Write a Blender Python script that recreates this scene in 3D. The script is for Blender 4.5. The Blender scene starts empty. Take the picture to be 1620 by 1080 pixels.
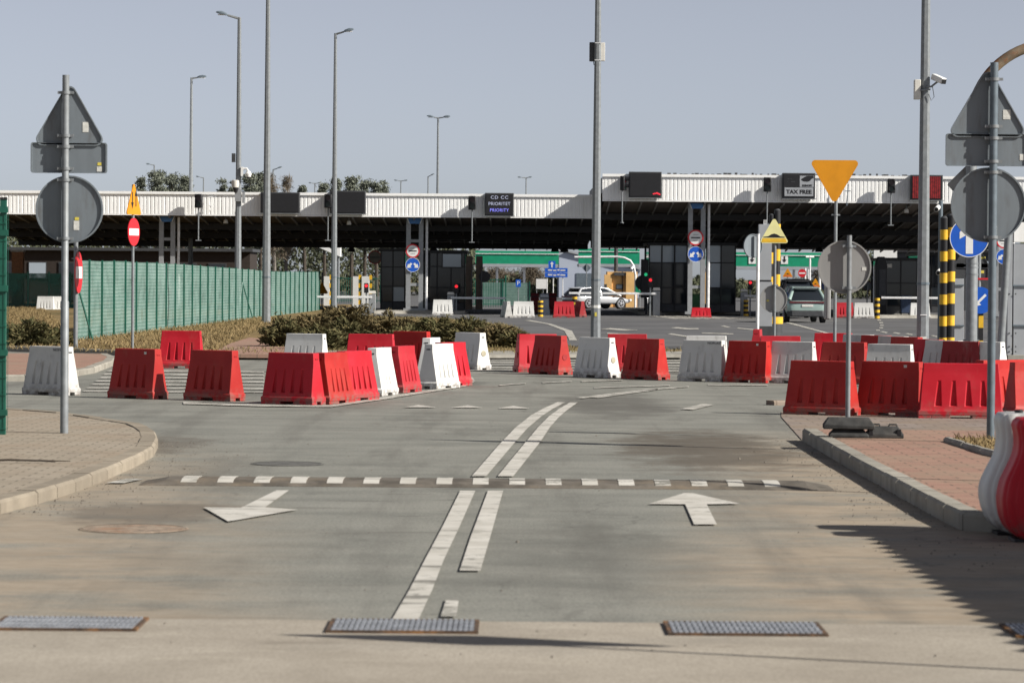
import bpy, math, random
import numpy as np
from mathutils import Vector, Matrix
random.seed(7); rng = np.random.default_rng(7)
C = bpy.context.scene.collection
R = math.radians
PI = math.pi

# ------------------------------------------------------------------ camera
F, CX, CY, HC = 5200.0, 810.0, 540.0, 2.0
PITCH = math.atan(102 / F); ROLL = R(0.43)
FWD = Vector((0, math.cos(PITCH), -math.sin(PITCH)))
U0 = Vector((0, math.sin(PITCH), math.cos(PITCH))); X0 = Vector((1, 0, 0))
RT = X0 * math.cos(ROLL) + U0 * math.sin(ROLL)
UP = U0 * math.cos(ROLL) - X0 * math.sin(ROLL)
EYE = Vector((0, 0, HC))
def ray(px, py):
    return FWD + RT * ((px - CX) / F) - UP * ((py - CY) / F)
def G(px, py, z=0.0):
    d = ray(px, py); t = (z - HC) / d.z
    return EYE + d * t
def A(px, py, Y):
    d = ray(px, py)
    return EYE + d * (Y / d.y)
def gx(px, py, z=0.0):
    p = G(px, py, z); return (p.x, p.y)

cam_d = bpy.data.cameras.new('camera'); cam = bpy.data.objects.new('camera', cam_d); C.objects.link(cam)
M = Matrix((RT, UP, -FWD)).transposed().to_4x4(); M.translation = EYE
cam.matrix_world = M
cam_d.sensor_width = 36; cam_d.lens = F / 1620 * 36; cam_d.clip_start = 0.5; cam_d.clip_end = 6000
cam_d.dof.use_dof = True; cam_d.dof.focus_distance = 75; cam_d.dof.aperture_fstop = 5.6
bpy.context.scene.camera = cam

# ------------------------------------------------------------------ light
SUN = Vector((1.0, -0.40, 0.69)).normalized()
elev = math.asin(SUN.z)
sl = bpy.data.lights.new('sun', 'SUN'); sl.energy = 4.8; sl.angle = R(0.5); sl.color = (1.0, 0.95, 0.87)
so = bpy.data.objects.new('sun', sl); C.objects.link(so); so.location = (40, -20, 60)
so.rotation_euler = (-SUN).to_track_quat('-Z', 'Y').to_euler()
w = bpy.data.worlds.new('World'); bpy.context.scene.world = w; w.use_nodes = True
nt = w.node_tree; bg = nt.nodes['Background']
sky = nt.nodes.new('ShaderNodeTexSky'); sky.sky_type = 'NISHITA'; sky.sun_disc = False
sky.sun_elevation = elev; sky.sun_rotation = math.atan2(SUN.x, SUN.y)
sky.air_density = 0.5; sky.dust_density = 0.6; sky.ozone_density = 5.0; sky.altitude = 100
hs = nt.nodes.new('ShaderNodeHueSaturation'); hs.inputs['Saturation'].default_value = 0.40
tint = nt.nodes.new('ShaderNodeMix'); tint.data_type = 'RGBA'; tint.blend_type = 'MULTIPLY'
tint.inputs[0].default_value = 1.0; tint.inputs[7].default_value = (1.005, 0.975, 0.96, 1)
nt.links.new(sky.outputs[0], hs.inputs['Color']); nt.links.new(hs.outputs[0], tint.inputs[6])
nt.links.new(tint.outputs[2], bg.inputs[0]); bg.inputs[1].default_value = 0.070
vs = bpy.context.scene.view_settings
vs.view_transform = 'Standard'; vs.look = 'None'; vs.exposure = 0.60; vs.gamma = 1

# ------------------------------------------------------------------ materials
def lin(c):
    return tuple((v / 255 / 12.92 if v / 255 <= .04045 else ((v / 255 + .055) / 1.055) ** 2.4) for v in c)
class N:
    """tiny node helper"""
    def __init__(s, name):
        s.m = bpy.data.materials.new(name); s.m.use_nodes = True
        s.t = s.m.node_tree; s.b = s.t.nodes['Principled BSDF']
    def n(s, typ, **kw):
        x = s.t.nodes.new(typ)
        for k, v in kw.items(): setattr(x, k, v)
        return x
    def l(s, a, b): s.t.links.new(a, b)
    def coord(s, rnd=True, scale=(1, 1, 1)):
        tc = s.n('ShaderNodeTexCoord'); out = tc.outputs['Object']
        if rnd:
            oi = s.n('ShaderNodeObjectInfo'); mu = s.n('ShaderNodeMath', operation='MULTIPLY'); mu.inputs[1].default_value = 57
            s.l(oi.outputs['Random'], mu.inputs[0])
            va = s.n('ShaderNodeVectorMath', operation='ADD'); s.l(out, va.inputs[0]); s.l(mu.outputs[0], va.inputs[1]); out = va.outputs[0]
        if scale != (1, 1, 1):
            mp = s.n('ShaderNodeMapping'); mp.inputs['Scale'].default_value = scale; s.l(out, mp.inputs[0]); out = mp.outputs[0]
        return out
    def noise(s, co, scale, detail=5, rough=.55):
        x = s.n('ShaderNodeTexNoise'); x.inputs['Scale'].default_value = scale; x.inputs['Detail'].default_value = detail
        x.inputs['Roughness'].default_value = rough; s.l(co, x.inputs['Vector']); return x.outputs['Fac']
    def rng(s, v, a, b, c=0., d=1., smooth=True):
        x = s.n('ShaderNodeMapRange'); x.interpolation_type = 'SMOOTHSTEP' if smooth else 'LINEAR'
        for i, q in enumerate((a, b, c, d)): x.inputs[1 + i].default_value = q
        s.l(v, x.inputs[0]); return x.outputs[0]
    def mix(s, f, a, b, mode='MIX'):
        x = s.n('ShaderNodeMix', data_type='RGBA', blend_type=mode)
        for sock, v in ((0, f), (6, a), (7, b)):
            if isinstance(v, tuple): x.inputs[sock].default_value = (*v[:3], 1)
            elif isinstance(v, (int, float)): x.inputs[sock].default_value = v
            else: s.l(v, x.inputs[sock])
        return x.outputs[2]
    def math(s, op, a, b=None):
        x = s.n('ShaderNodeMath', operation=op)
        for i, v in enumerate((a, b)):
            if v is None: continue
            if isinstance(v, (int, float)): x.inputs[i].default_value = v
            else: s.l(v, x.inputs[i])
        return x.outputs[0]
    def bump(s, h, strength=.3, dist=.02):
        x = s.n('ShaderNodeBump'); x.inputs['Strength'].default_value = strength; x.inputs['Distance'].default_value = dist
        s.l(h, x.inputs['Height']); s.l(x.outputs[0], s.b.inputs['Normal'])
    def out(s, col, rough=.6, metal=0., spec=.5):
        if isinstance(col, tuple): s.b.inputs['Base Color'].default_value = (*col[:3], 1)
        else: s.l(col, s.b.inputs['Base Color'])
        s.b.inputs['Roughness'].default_value = rough; s.b.inputs['Metallic'].default_value = metal
        s.b.inputs['Specular IOR Level'].default_value = spec
        return s.m
def mul(c, k): return tuple(min(1, v * k) for v in c)
def mat(name, col, rough=.6, metal=0., var=.12, scale=6., bump=0., spec=.4, dirt=None, dirt_amt=.5, dscale=3., stretch=(1, 1, 1), island=0.):
    s = N(name); co = s.coord(True, stretch); nz = s.noise(co, scale)
    c0 = col; c = s.mix(s.rng(nz, .3, .7), mul(col, 1 - var), mul(col, 1 + var))
    if island:
        g_ = s.n('ShaderNodeNewGeometry'); c = s.mix(s.rng(g_.outputs['Random Per Island'], 0, 1, 0, island, False), c, mul(c0, .62))
    if dirt:
        d = s.rng(s.noise(co, dscale, 8, .65), .48, .72, 0, dirt_amt); c = s.mix(d, c, dirt)
    if bump: s.bump(s.noise(co, scale * 8), bump, .01)
    return s.out(c, rough, metal, spec)
def emat(name, col, strength):
    s = N(name); s.b.inputs['Emission Color'].default_value = (*col, 1); s.b.inputs['Emission Strength'].default_value = strength
    return s.out(col, .4)
def gmat(name, col, rough=.05, spec=.6):
    s = N(name); return s.out(col, rough, 0, spec)

MT = {}
MT['galv'] = mat('galvanised_steel', (.20, .215, .225), .5, .15, .12, 9, dirt=(.2, .2, .19), dirt_amt=.35, dscale=5)
MT['galv_dark'] = mat('weathered_steel', (.12, .15, .175), .55, .15, .12, 9)
MT['signback'] = mat('sign_back', (.165, .19, .21), .6, .1, .07, 3, dirt=(.10, .098, .095), dirt_amt=.65, dscale=2.2, stretch=(2.5, 1, .5))
MT['signback_light'] = mat('sign_back_light', (.27, .27, .265), .55, .1, .06, 3, dirt=(.20, .19, .175), dirt_amt=.5, dscale=2.2, stretch=(2.5, 1, .5))
MT['black'] = mat('black_plastic', (.014, .014, .016), .5, 0, .1)
MT['darkgrey'] = mat('dark_grey', (.05, .052, .056), .55, 0, .15)
MT['rubber'] = mat('rubber', (.045, .045, .044), .85, 0, .25, 8, .3, .2, dirt=(.12, .11, .1), dirt_amt=.5)
MT['white'] = mat('white_paint', (.74, .74, .72), .45, 0, .04, 5)
MT['offwhite'] = mat('off_white', (.62, .60, .55), .5, 0, .05, 5)
MT['red'] = mat('red_paint', (.55, .02, .03), .4, 0, .06)
MT['blue'] = mat('blue_paint', (.015, .10, .50), .35, 0, .05)
MT['yellow'] = mat('yellow_paint', (.72, .43, .03), .45, 0, .08, 10, dirt=(.35, .22, .05), dirt_amt=.3)
MT['yellow_pale'] = mat('pale_yellow', (.74, .70, .34), .4, 0, .05, 4)
MT['orange'] = mat('orange_paint', (.62, .25, .008), .4, 0, .06, 4)
MT['green'] = mat('green_paint', (.005, .25, .13), .5, 0, .1, 2)
MT['green_post'] = mat('green_coated_steel', (.012, .095, .065), .45, 0, .15, 5)
MT['asphalt_patch'] = mat('dark_rubber', (.05, .05, .05), .9)
MT['glass_dark'] = gmat('dark_glass', (.016, .020, .025), .06, .6)
MT['glass_sky_painted'] = gmat('painted_sky_glass', (.36, .42, .48), .08, .9)  # pale base colour paints the sky's reflection into the panes
MT['brown'] = mat('brown_metal', (.055, .035, .022), .5, .1, .2)
MT['rust'] = mat('rusty_pipe', (.20, .15, .10), .6, .2, .25, 6, dirt=(.25, .09, .03), dirt_amt=.9, dscale=4)
MT['sticker'] = mat('paper_sticker', (.6, .6, .56), .6, 0, .15, 30)
MT['sticker_yellow'] = mat('yellow_sticker', (.6, .5, .08), .6)
MT['concrete'] = mat('concrete', (.30, .285, .25), .9, 0, .14, 4, .3, .2, dirt=(.18, .165, .14), dirt_amt=.6, dscale=1.3)
MT['kerb'] = mat('kerb_concrete', (.33, .31, .265), .9, 0, .16, 3, .35, .2, dirt=(.19, .17, .14), dirt_amt=.6, dscale=2, island=.55)
MT['fascia'] = mat('white_sheet_metal', (.88, .88, .865), .4, 0, .02, 2, dirt=(.66, .65, .61), dirt_amt=.35, dscale=1.2, stretch=(2, 1, .22))
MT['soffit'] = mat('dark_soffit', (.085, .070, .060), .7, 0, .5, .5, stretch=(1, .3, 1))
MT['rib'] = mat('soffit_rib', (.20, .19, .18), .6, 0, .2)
MT['colgrey'] = mat('grey_column_paint', (.30, .31, .32), .5, .2, .08)
MT['hopper'] = mat('blue_hopper', (.07, .20, .48), .5)
MT['panelgrey'] = mat('grey_panel_paint', (.33, .345, .365), .5, .1, .05, 2)
MT['brick'] = mat('brown_brick', (.20, .09, .04), .9, 0, .2, 10)
MT['ochre'] = mat('ochre_render', (.68, .42, .17), .8, 0, .08, 2)
MT['paleblue'] = mat('pale_blue_cladding', (.38, .42, .50), .6, 0, .05, .5)
MT['bark'] = mat('bark', (.065, .052, .04), .9, 0, .3, 5)
MT['bark_grey'] = mat('grey_bark', (.17, .15, .13), .9, 0, .3, 5)
MT['pipe_white'] = mat('white_pole', (.72, .72, .72), .4)
MT['tyre'] = mat('tyre_rubber', (.015, .015, .015), .85)
MT['rim'] = mat('alloy_rim', (.5, .5, .52), .3, .8)
MT['binred'] = MT['red']
MT['bin_green'] = mat('green_bin', (.02, .09, .03), .5)
MT['lamp_red'] = emat('lit_red_lamp', (.85, .02, .03), .75)
MT['lamp_green'] = emat('lit_green_lamp', (.02, .5, .2), .5)
MT['led_blue'] = emat('lit_blue_dots', (.16, .16, .62), .8)
MT['led_white'] = emat('lit_pale_dots', (.30, .32, .42), .55)
MT['led_red'] = emat('lit_red_dots', (.75, .03, .05), .6)
MT['lens_off'] = gmat('unlit_red_lens', (.035, .006, .008), .3)
MT['lens_off_g'] = gmat('unlit_green_lens', (.005, .02, .015), .3)

def plastic(name, col, fade, scuff, amt):
    s = N(name); co = s.coord(True)
    base = s.mix(s.rng(s.noise(co, 2.2, 4), .35, .7), col, fade)
    oi = s.n('ShaderNodeObjectInfo'); base = s.mix(s.rng(oi.outputs['Random'], .25, 1, 0, .45, False), base, s.mix(.10, mul(col, .72), (.45, .36, .33)))
    fine = s.rng(s.noise(s.coord(True, (1, 1, .3)), 22, 6, .75), .60, .74, 0, .5); base = s.mix(fine, base, scuff)
    d = s.rng(s.noise(s.coord(True, (1, 1, .45)), 5, 9, .7), .52, .75, 0, amt)
    base = s.mix(d, base, scuff)
    tc = s.n('ShaderNodeTexCoord'); sp = s.n('ShaderNodeSeparateXYZ'); s.l(tc.outputs['Object'], sp.inputs[0])
    low = s.math('MULTIPLY', s.rng(sp.outputs[2], .24, .0, 0, 1), s.rng(s.noise(co, 9, 6, .7), .40, .58, 0, .8))
    base = s.mix(low, base, (.16, .13, .11))
    s.bump(s.noise(co, 14, 3), .06, .02)
    return s.out(base, .5, 0, .22)
MT['pl_red'] = plastic('crimson_plastic', (.42, .010, .020), (.48, .018, .032), (.36, .07, .06), .5)
MT['pl_orange'] = plastic('orange_red_plastic', (.37, .014, .012), (.44, .026, .020), (.34, .075, .055), .5)
MT['pl_white'] = plastic('white_plastic', (.62, .62, .60), (.68, .68, .66), (.33, .32, .30), .6)
MT['pl_white_dirty'] = plastic('dirty_white_plastic', (.50, .50, .48), (.62, .61, .58), (.22, .20, .18), .75)
MT['pl_darkred'] = plastic('dull_red_plastic', (.26, .015, .02), (.34, .03, .03), (.3, .2, .18), .5)
MT['plug_beige'] = mat('beige_plug', (.36, .33, .24), .6)
MT['plug_red'] = mat('dark_red_plug', (.28, .012, .012), .5)

# ---- ground materials
def asphalt():
    s = N('asphalt'); tc = s.n('ShaderNodeTexCoord'); co = tc.outputs['Object']
    sp = s.n('ShaderNodeSeparateXYZ'); s.l(co, sp.inputs[0]); X, Y = sp.outputs[0], sp.outputs[1]
    def nz(scale, st=(1, 1, 1), det=6, ro=.6):
        mp = s.n('ShaderNodeMapping'); mp.inputs['Scale'].default_value = st; s.l(co, mp.inputs[0]); return s.noise(mp.outputs[0], scale, det, ro)
    c = s.mix(s.rng(nz(1.1, (.5, 1, 1)), .3, .7), (.145, .146, .130), (.200, .198, .176))
    c = s.mix(s.rng(nz(45, (1, .35, 1), 3, .7), .35, .65, 0, 1), c, s.mix(1.0, c, (1.34, 1.34, 1.32), 'MULTIPLY'))
    c = s.mix(s.rng(nz(120, (1, .16, 1), 2, .6), .52, .66, 0, .5), c, s.mix(1.0, c, (.66, .66, .64), 'MULTIPLY'))
    c = s.mix(s.rng(nz(.5, (1, .22, 1), 9, .70), .50, .64, 0, .55), c, (.105, .103, .09))
    c = s.mix(s.rng(nz(1.1, (.30, 1.5, 1), 9, .72), .585, .64, 0, .42), c, (.085, .078, .066))
    c = s.mix(s.rng(nz(3.2, (.22, .8, 1), 8, .7), .63, .68, 0, .65), c, (.06, .056, .048))
    c = s.mix(s.rng(nz(7, (1, .3, 1), 8, .75), .55, .66, 0, .3), c, (.27, .26, .225))
    # drifted sand along both kerbs and near the apron
    edge = nz(.35, (.8, .35, 1), 6, .6)
    xr = s.math('ADD', X, s.math('MULTIPLY', s.math('SUBTRACT', edge, .5), 2.6))
    xr = s.math('SUBTRACT', xr, s.math('MULTIPLY', s.math('SUBTRACT', Y, 19.), .07))
    dr = s.math('MULTIPLY', s.rng(xr, .5, 1.9), s.rng(Y, 46, 36))
    xl = s.math('ADD', X, s.math('MULTIPLY', s.math('SUBTRACT', edge, .5), 2.2))
    xl = s.math('ADD', xl, s.math('MULTIPLY', s.math('SUBTRACT', Y, 19.), .11))
    dl = s.math('MULTIPLY', s.rng(xl, -.6, -2.6), s.rng(Y, 42, 30))
    dust = s.math('MAXIMUM', dr, s.math('MULTIPLY', dl, .9))
    dust = s.math('MULTIPLY', dust, s.rng(nz(1.3, (.5, .9, 1), 9, .72), .34, .58, .22, .92))
    c = s.mix(dust, c, s.mix(s.rng(nz(5, (.5, 1, 1), 8, .75), .35, .65), (.275, .222, .162), (.345, .285, .215)))
    c = s.mix(s.math('MULTIPLY', dust, s.rng(nz(.8, (.3, 1.2, 1), 6), .56, .72, 0, .5)), c, (.17, .135, .10))
    # tyre polish along the wheel paths and transverse cracks
    tw = s.math('ABSOLUTE', s.math('SINE', s.math('ADD', s.math('MULTIPLY', X, 1.95), s.math('MULTIPLY', nz(.12, (1, .2, 1), 3), 1.3))))
    c = s.mix(s.math('MULTIPLY', s.rng(tw, .72, 1.0), s.rng(nz(1.4, (1.4, .10, 1), 7, .7), .42, .66, 0, .42)), c, (.105, .10, .088))
    vo = s.n('ShaderNodeTexVoronoi', feature='DISTANCE_TO_EDGE'); vo.inputs['Scale'].default_value = .33
    mp = s.n('ShaderNodeMapping'); mp.inputs['Scale'].default_value = (.7, .8, 1)
    wob = s.n('ShaderNodeTexNoise'); wob.inputs['Scale'].default_value = .9; wob.inputs['Detail'].default_value = 7; s.l(co, wob.inputs['Vector'])
    wv = s.n('ShaderNodeVectorMath', operation='MULTIPLY_ADD'); s.l(wob.outputs['Color'], wv.inputs[0]); wv.inputs[1].default_value = (1.6, 1.6, 0); s.l(co, wv.inputs[2])
    s.l(wv.outputs[0], mp.inputs[0]); s.l(mp.outputs[0], vo.inputs['Vector'])
    c = s.mix(s.math('MULTIPLY', s.rng(vo.outputs['Distance'], .007, .001), s.rng(nz(.5), .46, .56, 0, .32)), c, (.06, .057, .05))
    # oily brown patch by the right kerb end
    def patch(x, y, rx, ry, k):
        dx = s.math('DIVIDE', s.math('SUBTRACT', X, x), rx); dy = s.math('DIVIDE', s.math('SUBTRACT', Y, y), ry)
        d = s.math('ADD', s.math('MULTIPLY', dx, dx), s.math('MULTIPLY', dy, dy))
        d = s.math('ADD', d, s.math('MULTIPLY', s.math('SUBTRACT', nz(1.3, (.8, .7, 1), 9, .72), .5), 3.6))
        return s.rng(d, 1.0, .1, 0, k)
    c = s.mix(patch(2.3, 38.5, 1.3, 6.0, .75), c, (.085, .068, .05))
    c = s.mix(patch(1.6, 52, 1.2, 6, .6), c, (.09, .085, .075))
    c = s.mix(patch(-4.2, 38.5, .8, 2.5, .6), c, (.09, .075, .06))
    c = s.mix(patch(-3.0, 27.5, .9, 1.6, .55), c, (.11, .09, .07))
    c = s.mix(patch(.5, 23.5, 1.1, 3.5, .35), c, (.10, .097, .085))
    s.bump(nz(70, (1, 1, 1), 2), .25, .006)
    return s.out(c, .88, 0, .25)
MT['asphalt'] = asphalt()
MT['asphalt_far'] = mat('dark_asphalt', (.105, .105, .108), .9, 0, .16, .35, .1, .2, dirt=(.16, .155, .145), dirt_amt=.6, dscale=.12, stretch=(1, .5, 1))
def apron():
    s = N('apron_concrete'); tc = s.n('ShaderNodeTexCoord'); co = tc.outputs['Object']
    def nz(scale, st=(1, 1, 1), det=6, ro=.6):
        mp = s.n('ShaderNodeMapping'); mp.inputs['Scale'].default_value = st; s.l(co, mp.inputs[0]); return s.noise(mp.outputs[0], scale, det, ro)
    c = s.mix(s.rng(nz(.9), .3, .7), (.295, .262, .215), (.38, .342, .285))
    c = s.mix(s.rng(nz(3, (.35, 1.2, 1), 8, .7), .55, .68, 0, .55), c, (.42, .38, .31))
    c = s.mix(s.rng(nz(2.2, (.3, .8, 1), 7, .7), .58, .68, 0, .5), c, (.17, .145, .115))
    c = s.mix(s.rng(nz(60, (1, .25, 1), 3, .7), .40, .62, 0, .35), c, (.20, .175, .14))
    c = s.mix(s.rng(nz(4, (.35, .9, 1), 9, .75), .62, .67, 0, .6), c, (.47, .43, .36))
    rel = s.n('ShaderNodeSeparateXYZ'); s.l(co, rel.inputs[0]); c = s.mix(s.rng(s.math('ADD', rel.outputs[1], s.math('MULTIPLY', nz(2, (.5, 1, 1)), .5)), 19.25, 18.9, .0, 0) if False else s.math('MULTIPLY', s.rng(nz(.7, (.5, 1, 1), 8), .5, .7, 0, .35), 1.0), c, (.22, .205, .18))
    return s.out(c, .9, 0, .2)
MT['apron'] = apron()
def pavers(name, c1, c2, mortar, sc=1.0, w=.2, h=.1):
    s = N(name); tc = s.n('ShaderNodeTexCoord'); co = tc.outputs['Object']
    b = s.n('ShaderNodeTexBrick'); s.l(co, b.inputs['Vector'])
    b.inputs['Color1'].default_value = (*c1, 1); b.inputs['Color2'].default_value = (*c2, 1); b.inputs['Mortar'].default_value = (*mortar, 1)
    b.inputs['Scale'].default_value = 1; b.inputs['Brick Width'].default_value = w; b.inputs['Row Height'].default_value = h
    b.inputs['Mortar Size'].default_value = .012; b.inputs['Mortar Smooth'].default_value = .2; b.inputs['Bias'].default_value = 0
    c = s.mix(s.rng(s.noise(co, .8, 6), .4, .68, 0, .55), b.outputs['Color'], (.27, .21, .15))
    c = s.mix(s.rng(s.noise(co, 2.5, 7, .7), .56, .7, 0, .5), c, (.13, .10, .08))
    return s.out(c, .9, 0, .2)
MT['pave_red'] = pavers('red_pavers', (.285, .165, .125), (.34, .205, .155), (.14, .10, .075), 1, .4, .22)
MT['pave_beige'] = pavers('beige_pavers', (.28, .24, .185), (.335, .29, .23), (.165, .14, .108), 1, .3, .2)
MT['pave_grey'] = pavers('grey_pavers', (.20, .165, .14), (.25, .21, .185), (.12, .10, .085), 1, .4, .4)
def paint_mark(name, wear):
    s = N(name); tc = s.n('ShaderNodeTexCoord'); co = tc.outputs['Object']
    mp = s.n('ShaderNodeMapping'); mp.inputs['Scale'].default_value = (.7, 1.3, 1); s.l(co, mp.inputs[0])
    c = s.mix(s.rng(s.noise(co, 2), .3, .7), (.43, .41, .365), (.54, .52, .475))
    c = s.mix(s.rng(s.noise(mp.outputs[0], 3.0, 8, .72), .66 - wear, .70 - wear, 0, .8), c, (.19, .185, .16))
    m2 = s.n('ShaderNodeMapping'); m2.inputs['Scale'].default_value = (.35, 1.6, 1); s.l(tc.outputs['Object'], m2.inputs[0])
    c = s.mix(s.rng(s.noise(m2.outputs[0], 2.2, 6, .7), .60 - wear * .3, .63 - wear * .3, 0, .85), c, (.15, .145, .125))
    return s.out(c, .8, 0, .25)
MT['mark'] = paint_mark('road_paint', .09); MT['mark_worn'] = paint_mark('worn_road_paint', .17)
MT['drygrass'] = mat('dry_turf', (.19, .135, .065), .95, 0, .3, .8, .5, .1, dirt=(.09, .085, .035), dirt_amt=.8, dscale=.25)
MT['ground'] = mat('ground_soil', (.15, .125, .07), .95, 0, .3, .1, 0, .1)
def leafmat(name, a, b, trans=.0):
    s = N(name); g = s.n('ShaderNodeNewGeometry'); tc = s.n('ShaderNodeTexCoord')
    c = s.mix(g.outputs['Random Per Island'], a, b)
    c = s.mix(s.rng(s.noise(tc.outputs['Object'], 1.3, 3), .35, .65, 0, .6), c, mul(a, .7))
    return s.out(c, .8, 0, .15)
MT['juniper'] = leafmat('juniper_needles', (.075, .066, .030), (.215, .16, .08))
MT['juniper2'] = leafmat('juniper_needles_olive', (.06, .063, .026), (.17, .14, .065))
MT['pine'] = leafmat('hazed_pine_needles', (.14, .155, .125), (.215, .23, .175))  # lightened so that distance haze is part of the needle colour
MT['hazel'] = leafmat('brown_twigs', (.14, .115, .085), (.22, .18, .13))
MT['wood'] = leafmat('far_wood', (.065, .075, .045), (.115, .118, .072))
MT['blade'] = leafmat('grass_blades', (.20, .145, .07), (.30, .225, .11))
MT['blade_green'] = leafmat('grass_blades_olive', (.16, .125, .055), (.22, .19, .08))

def netting():
    s = N('green_netting'); tc = s.n('ShaderNodeTexCoord'); co = tc.outputs['Object']
    c = s.mix(s.rng(s.noise(co, 1.5, 5), .3, .7), (.175, .28, .245), (.25, .365, .325))
    sp = s.n('ShaderNodeSeparateXYZ'); s.l(co, sp.inputs[0])
    wv = s.math('SINE', s.math('MULTIPLY', s.math('ADD', sp.outputs[2], s.math('MULTIPLY', s.noise(co, 3, 2), .06)), 58))
    c = s.mix(s.rng(wv, .35, .9, 0, .55), c, (.03, .13, .10))
    s.out(c, .8, 0, .2)
    tr = s.n('ShaderNodeBsdfTransparent'); tl = s.n('ShaderNodeBsdfTranslucent'); s.l(c, tl.inputs[0])
    m1 = s.n('ShaderNodeMixShader'); m1.inputs[0].default_value = .25; s.l(s.b.outputs[0], m1.inputs[1]); s.l(tl.outputs[0], m1.inputs[2])
    m2 = s.n('ShaderNodeMixShader'); s.l(s.rng(s.noise(co, 2, 4), .4, .75, .08, .34), m2.inputs[0]); s.l(m1.outputs[0], m2.inputs[1]); s.l(tr.outputs[0], m2.inputs[2])
    s.l(m2.outputs[0], s.t.nodes['Material Output'].inputs[0]); return s.m
MT['net'] = netting()
def chainlink():
    s = N('chain_link'); s.out((.012, .095, .07), .6)
    tc = s.n('ShaderNodeTexCoord'); sp = s.n('ShaderNodeSeparateXYZ'); s.l(tc.outputs['Object'], sp.inputs[0])
    tr = s.n('ShaderNodeBsdfTransparent'); m = s.n('ShaderNodeMixShader')
    s.l(s.rng(s.noise(tc.outputs['Object'], .6, 4), .4, .6, .12, .55), m.inputs[0]); s.l(s.b.outputs[0], m.inputs[1]); s.l(tr.outputs[0], m.inputs[2])
    s.l(m.outputs[0], s.t.nodes['Material Output'].inputs[0]); return s.m
MT['chain'] = chainlink()

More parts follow.
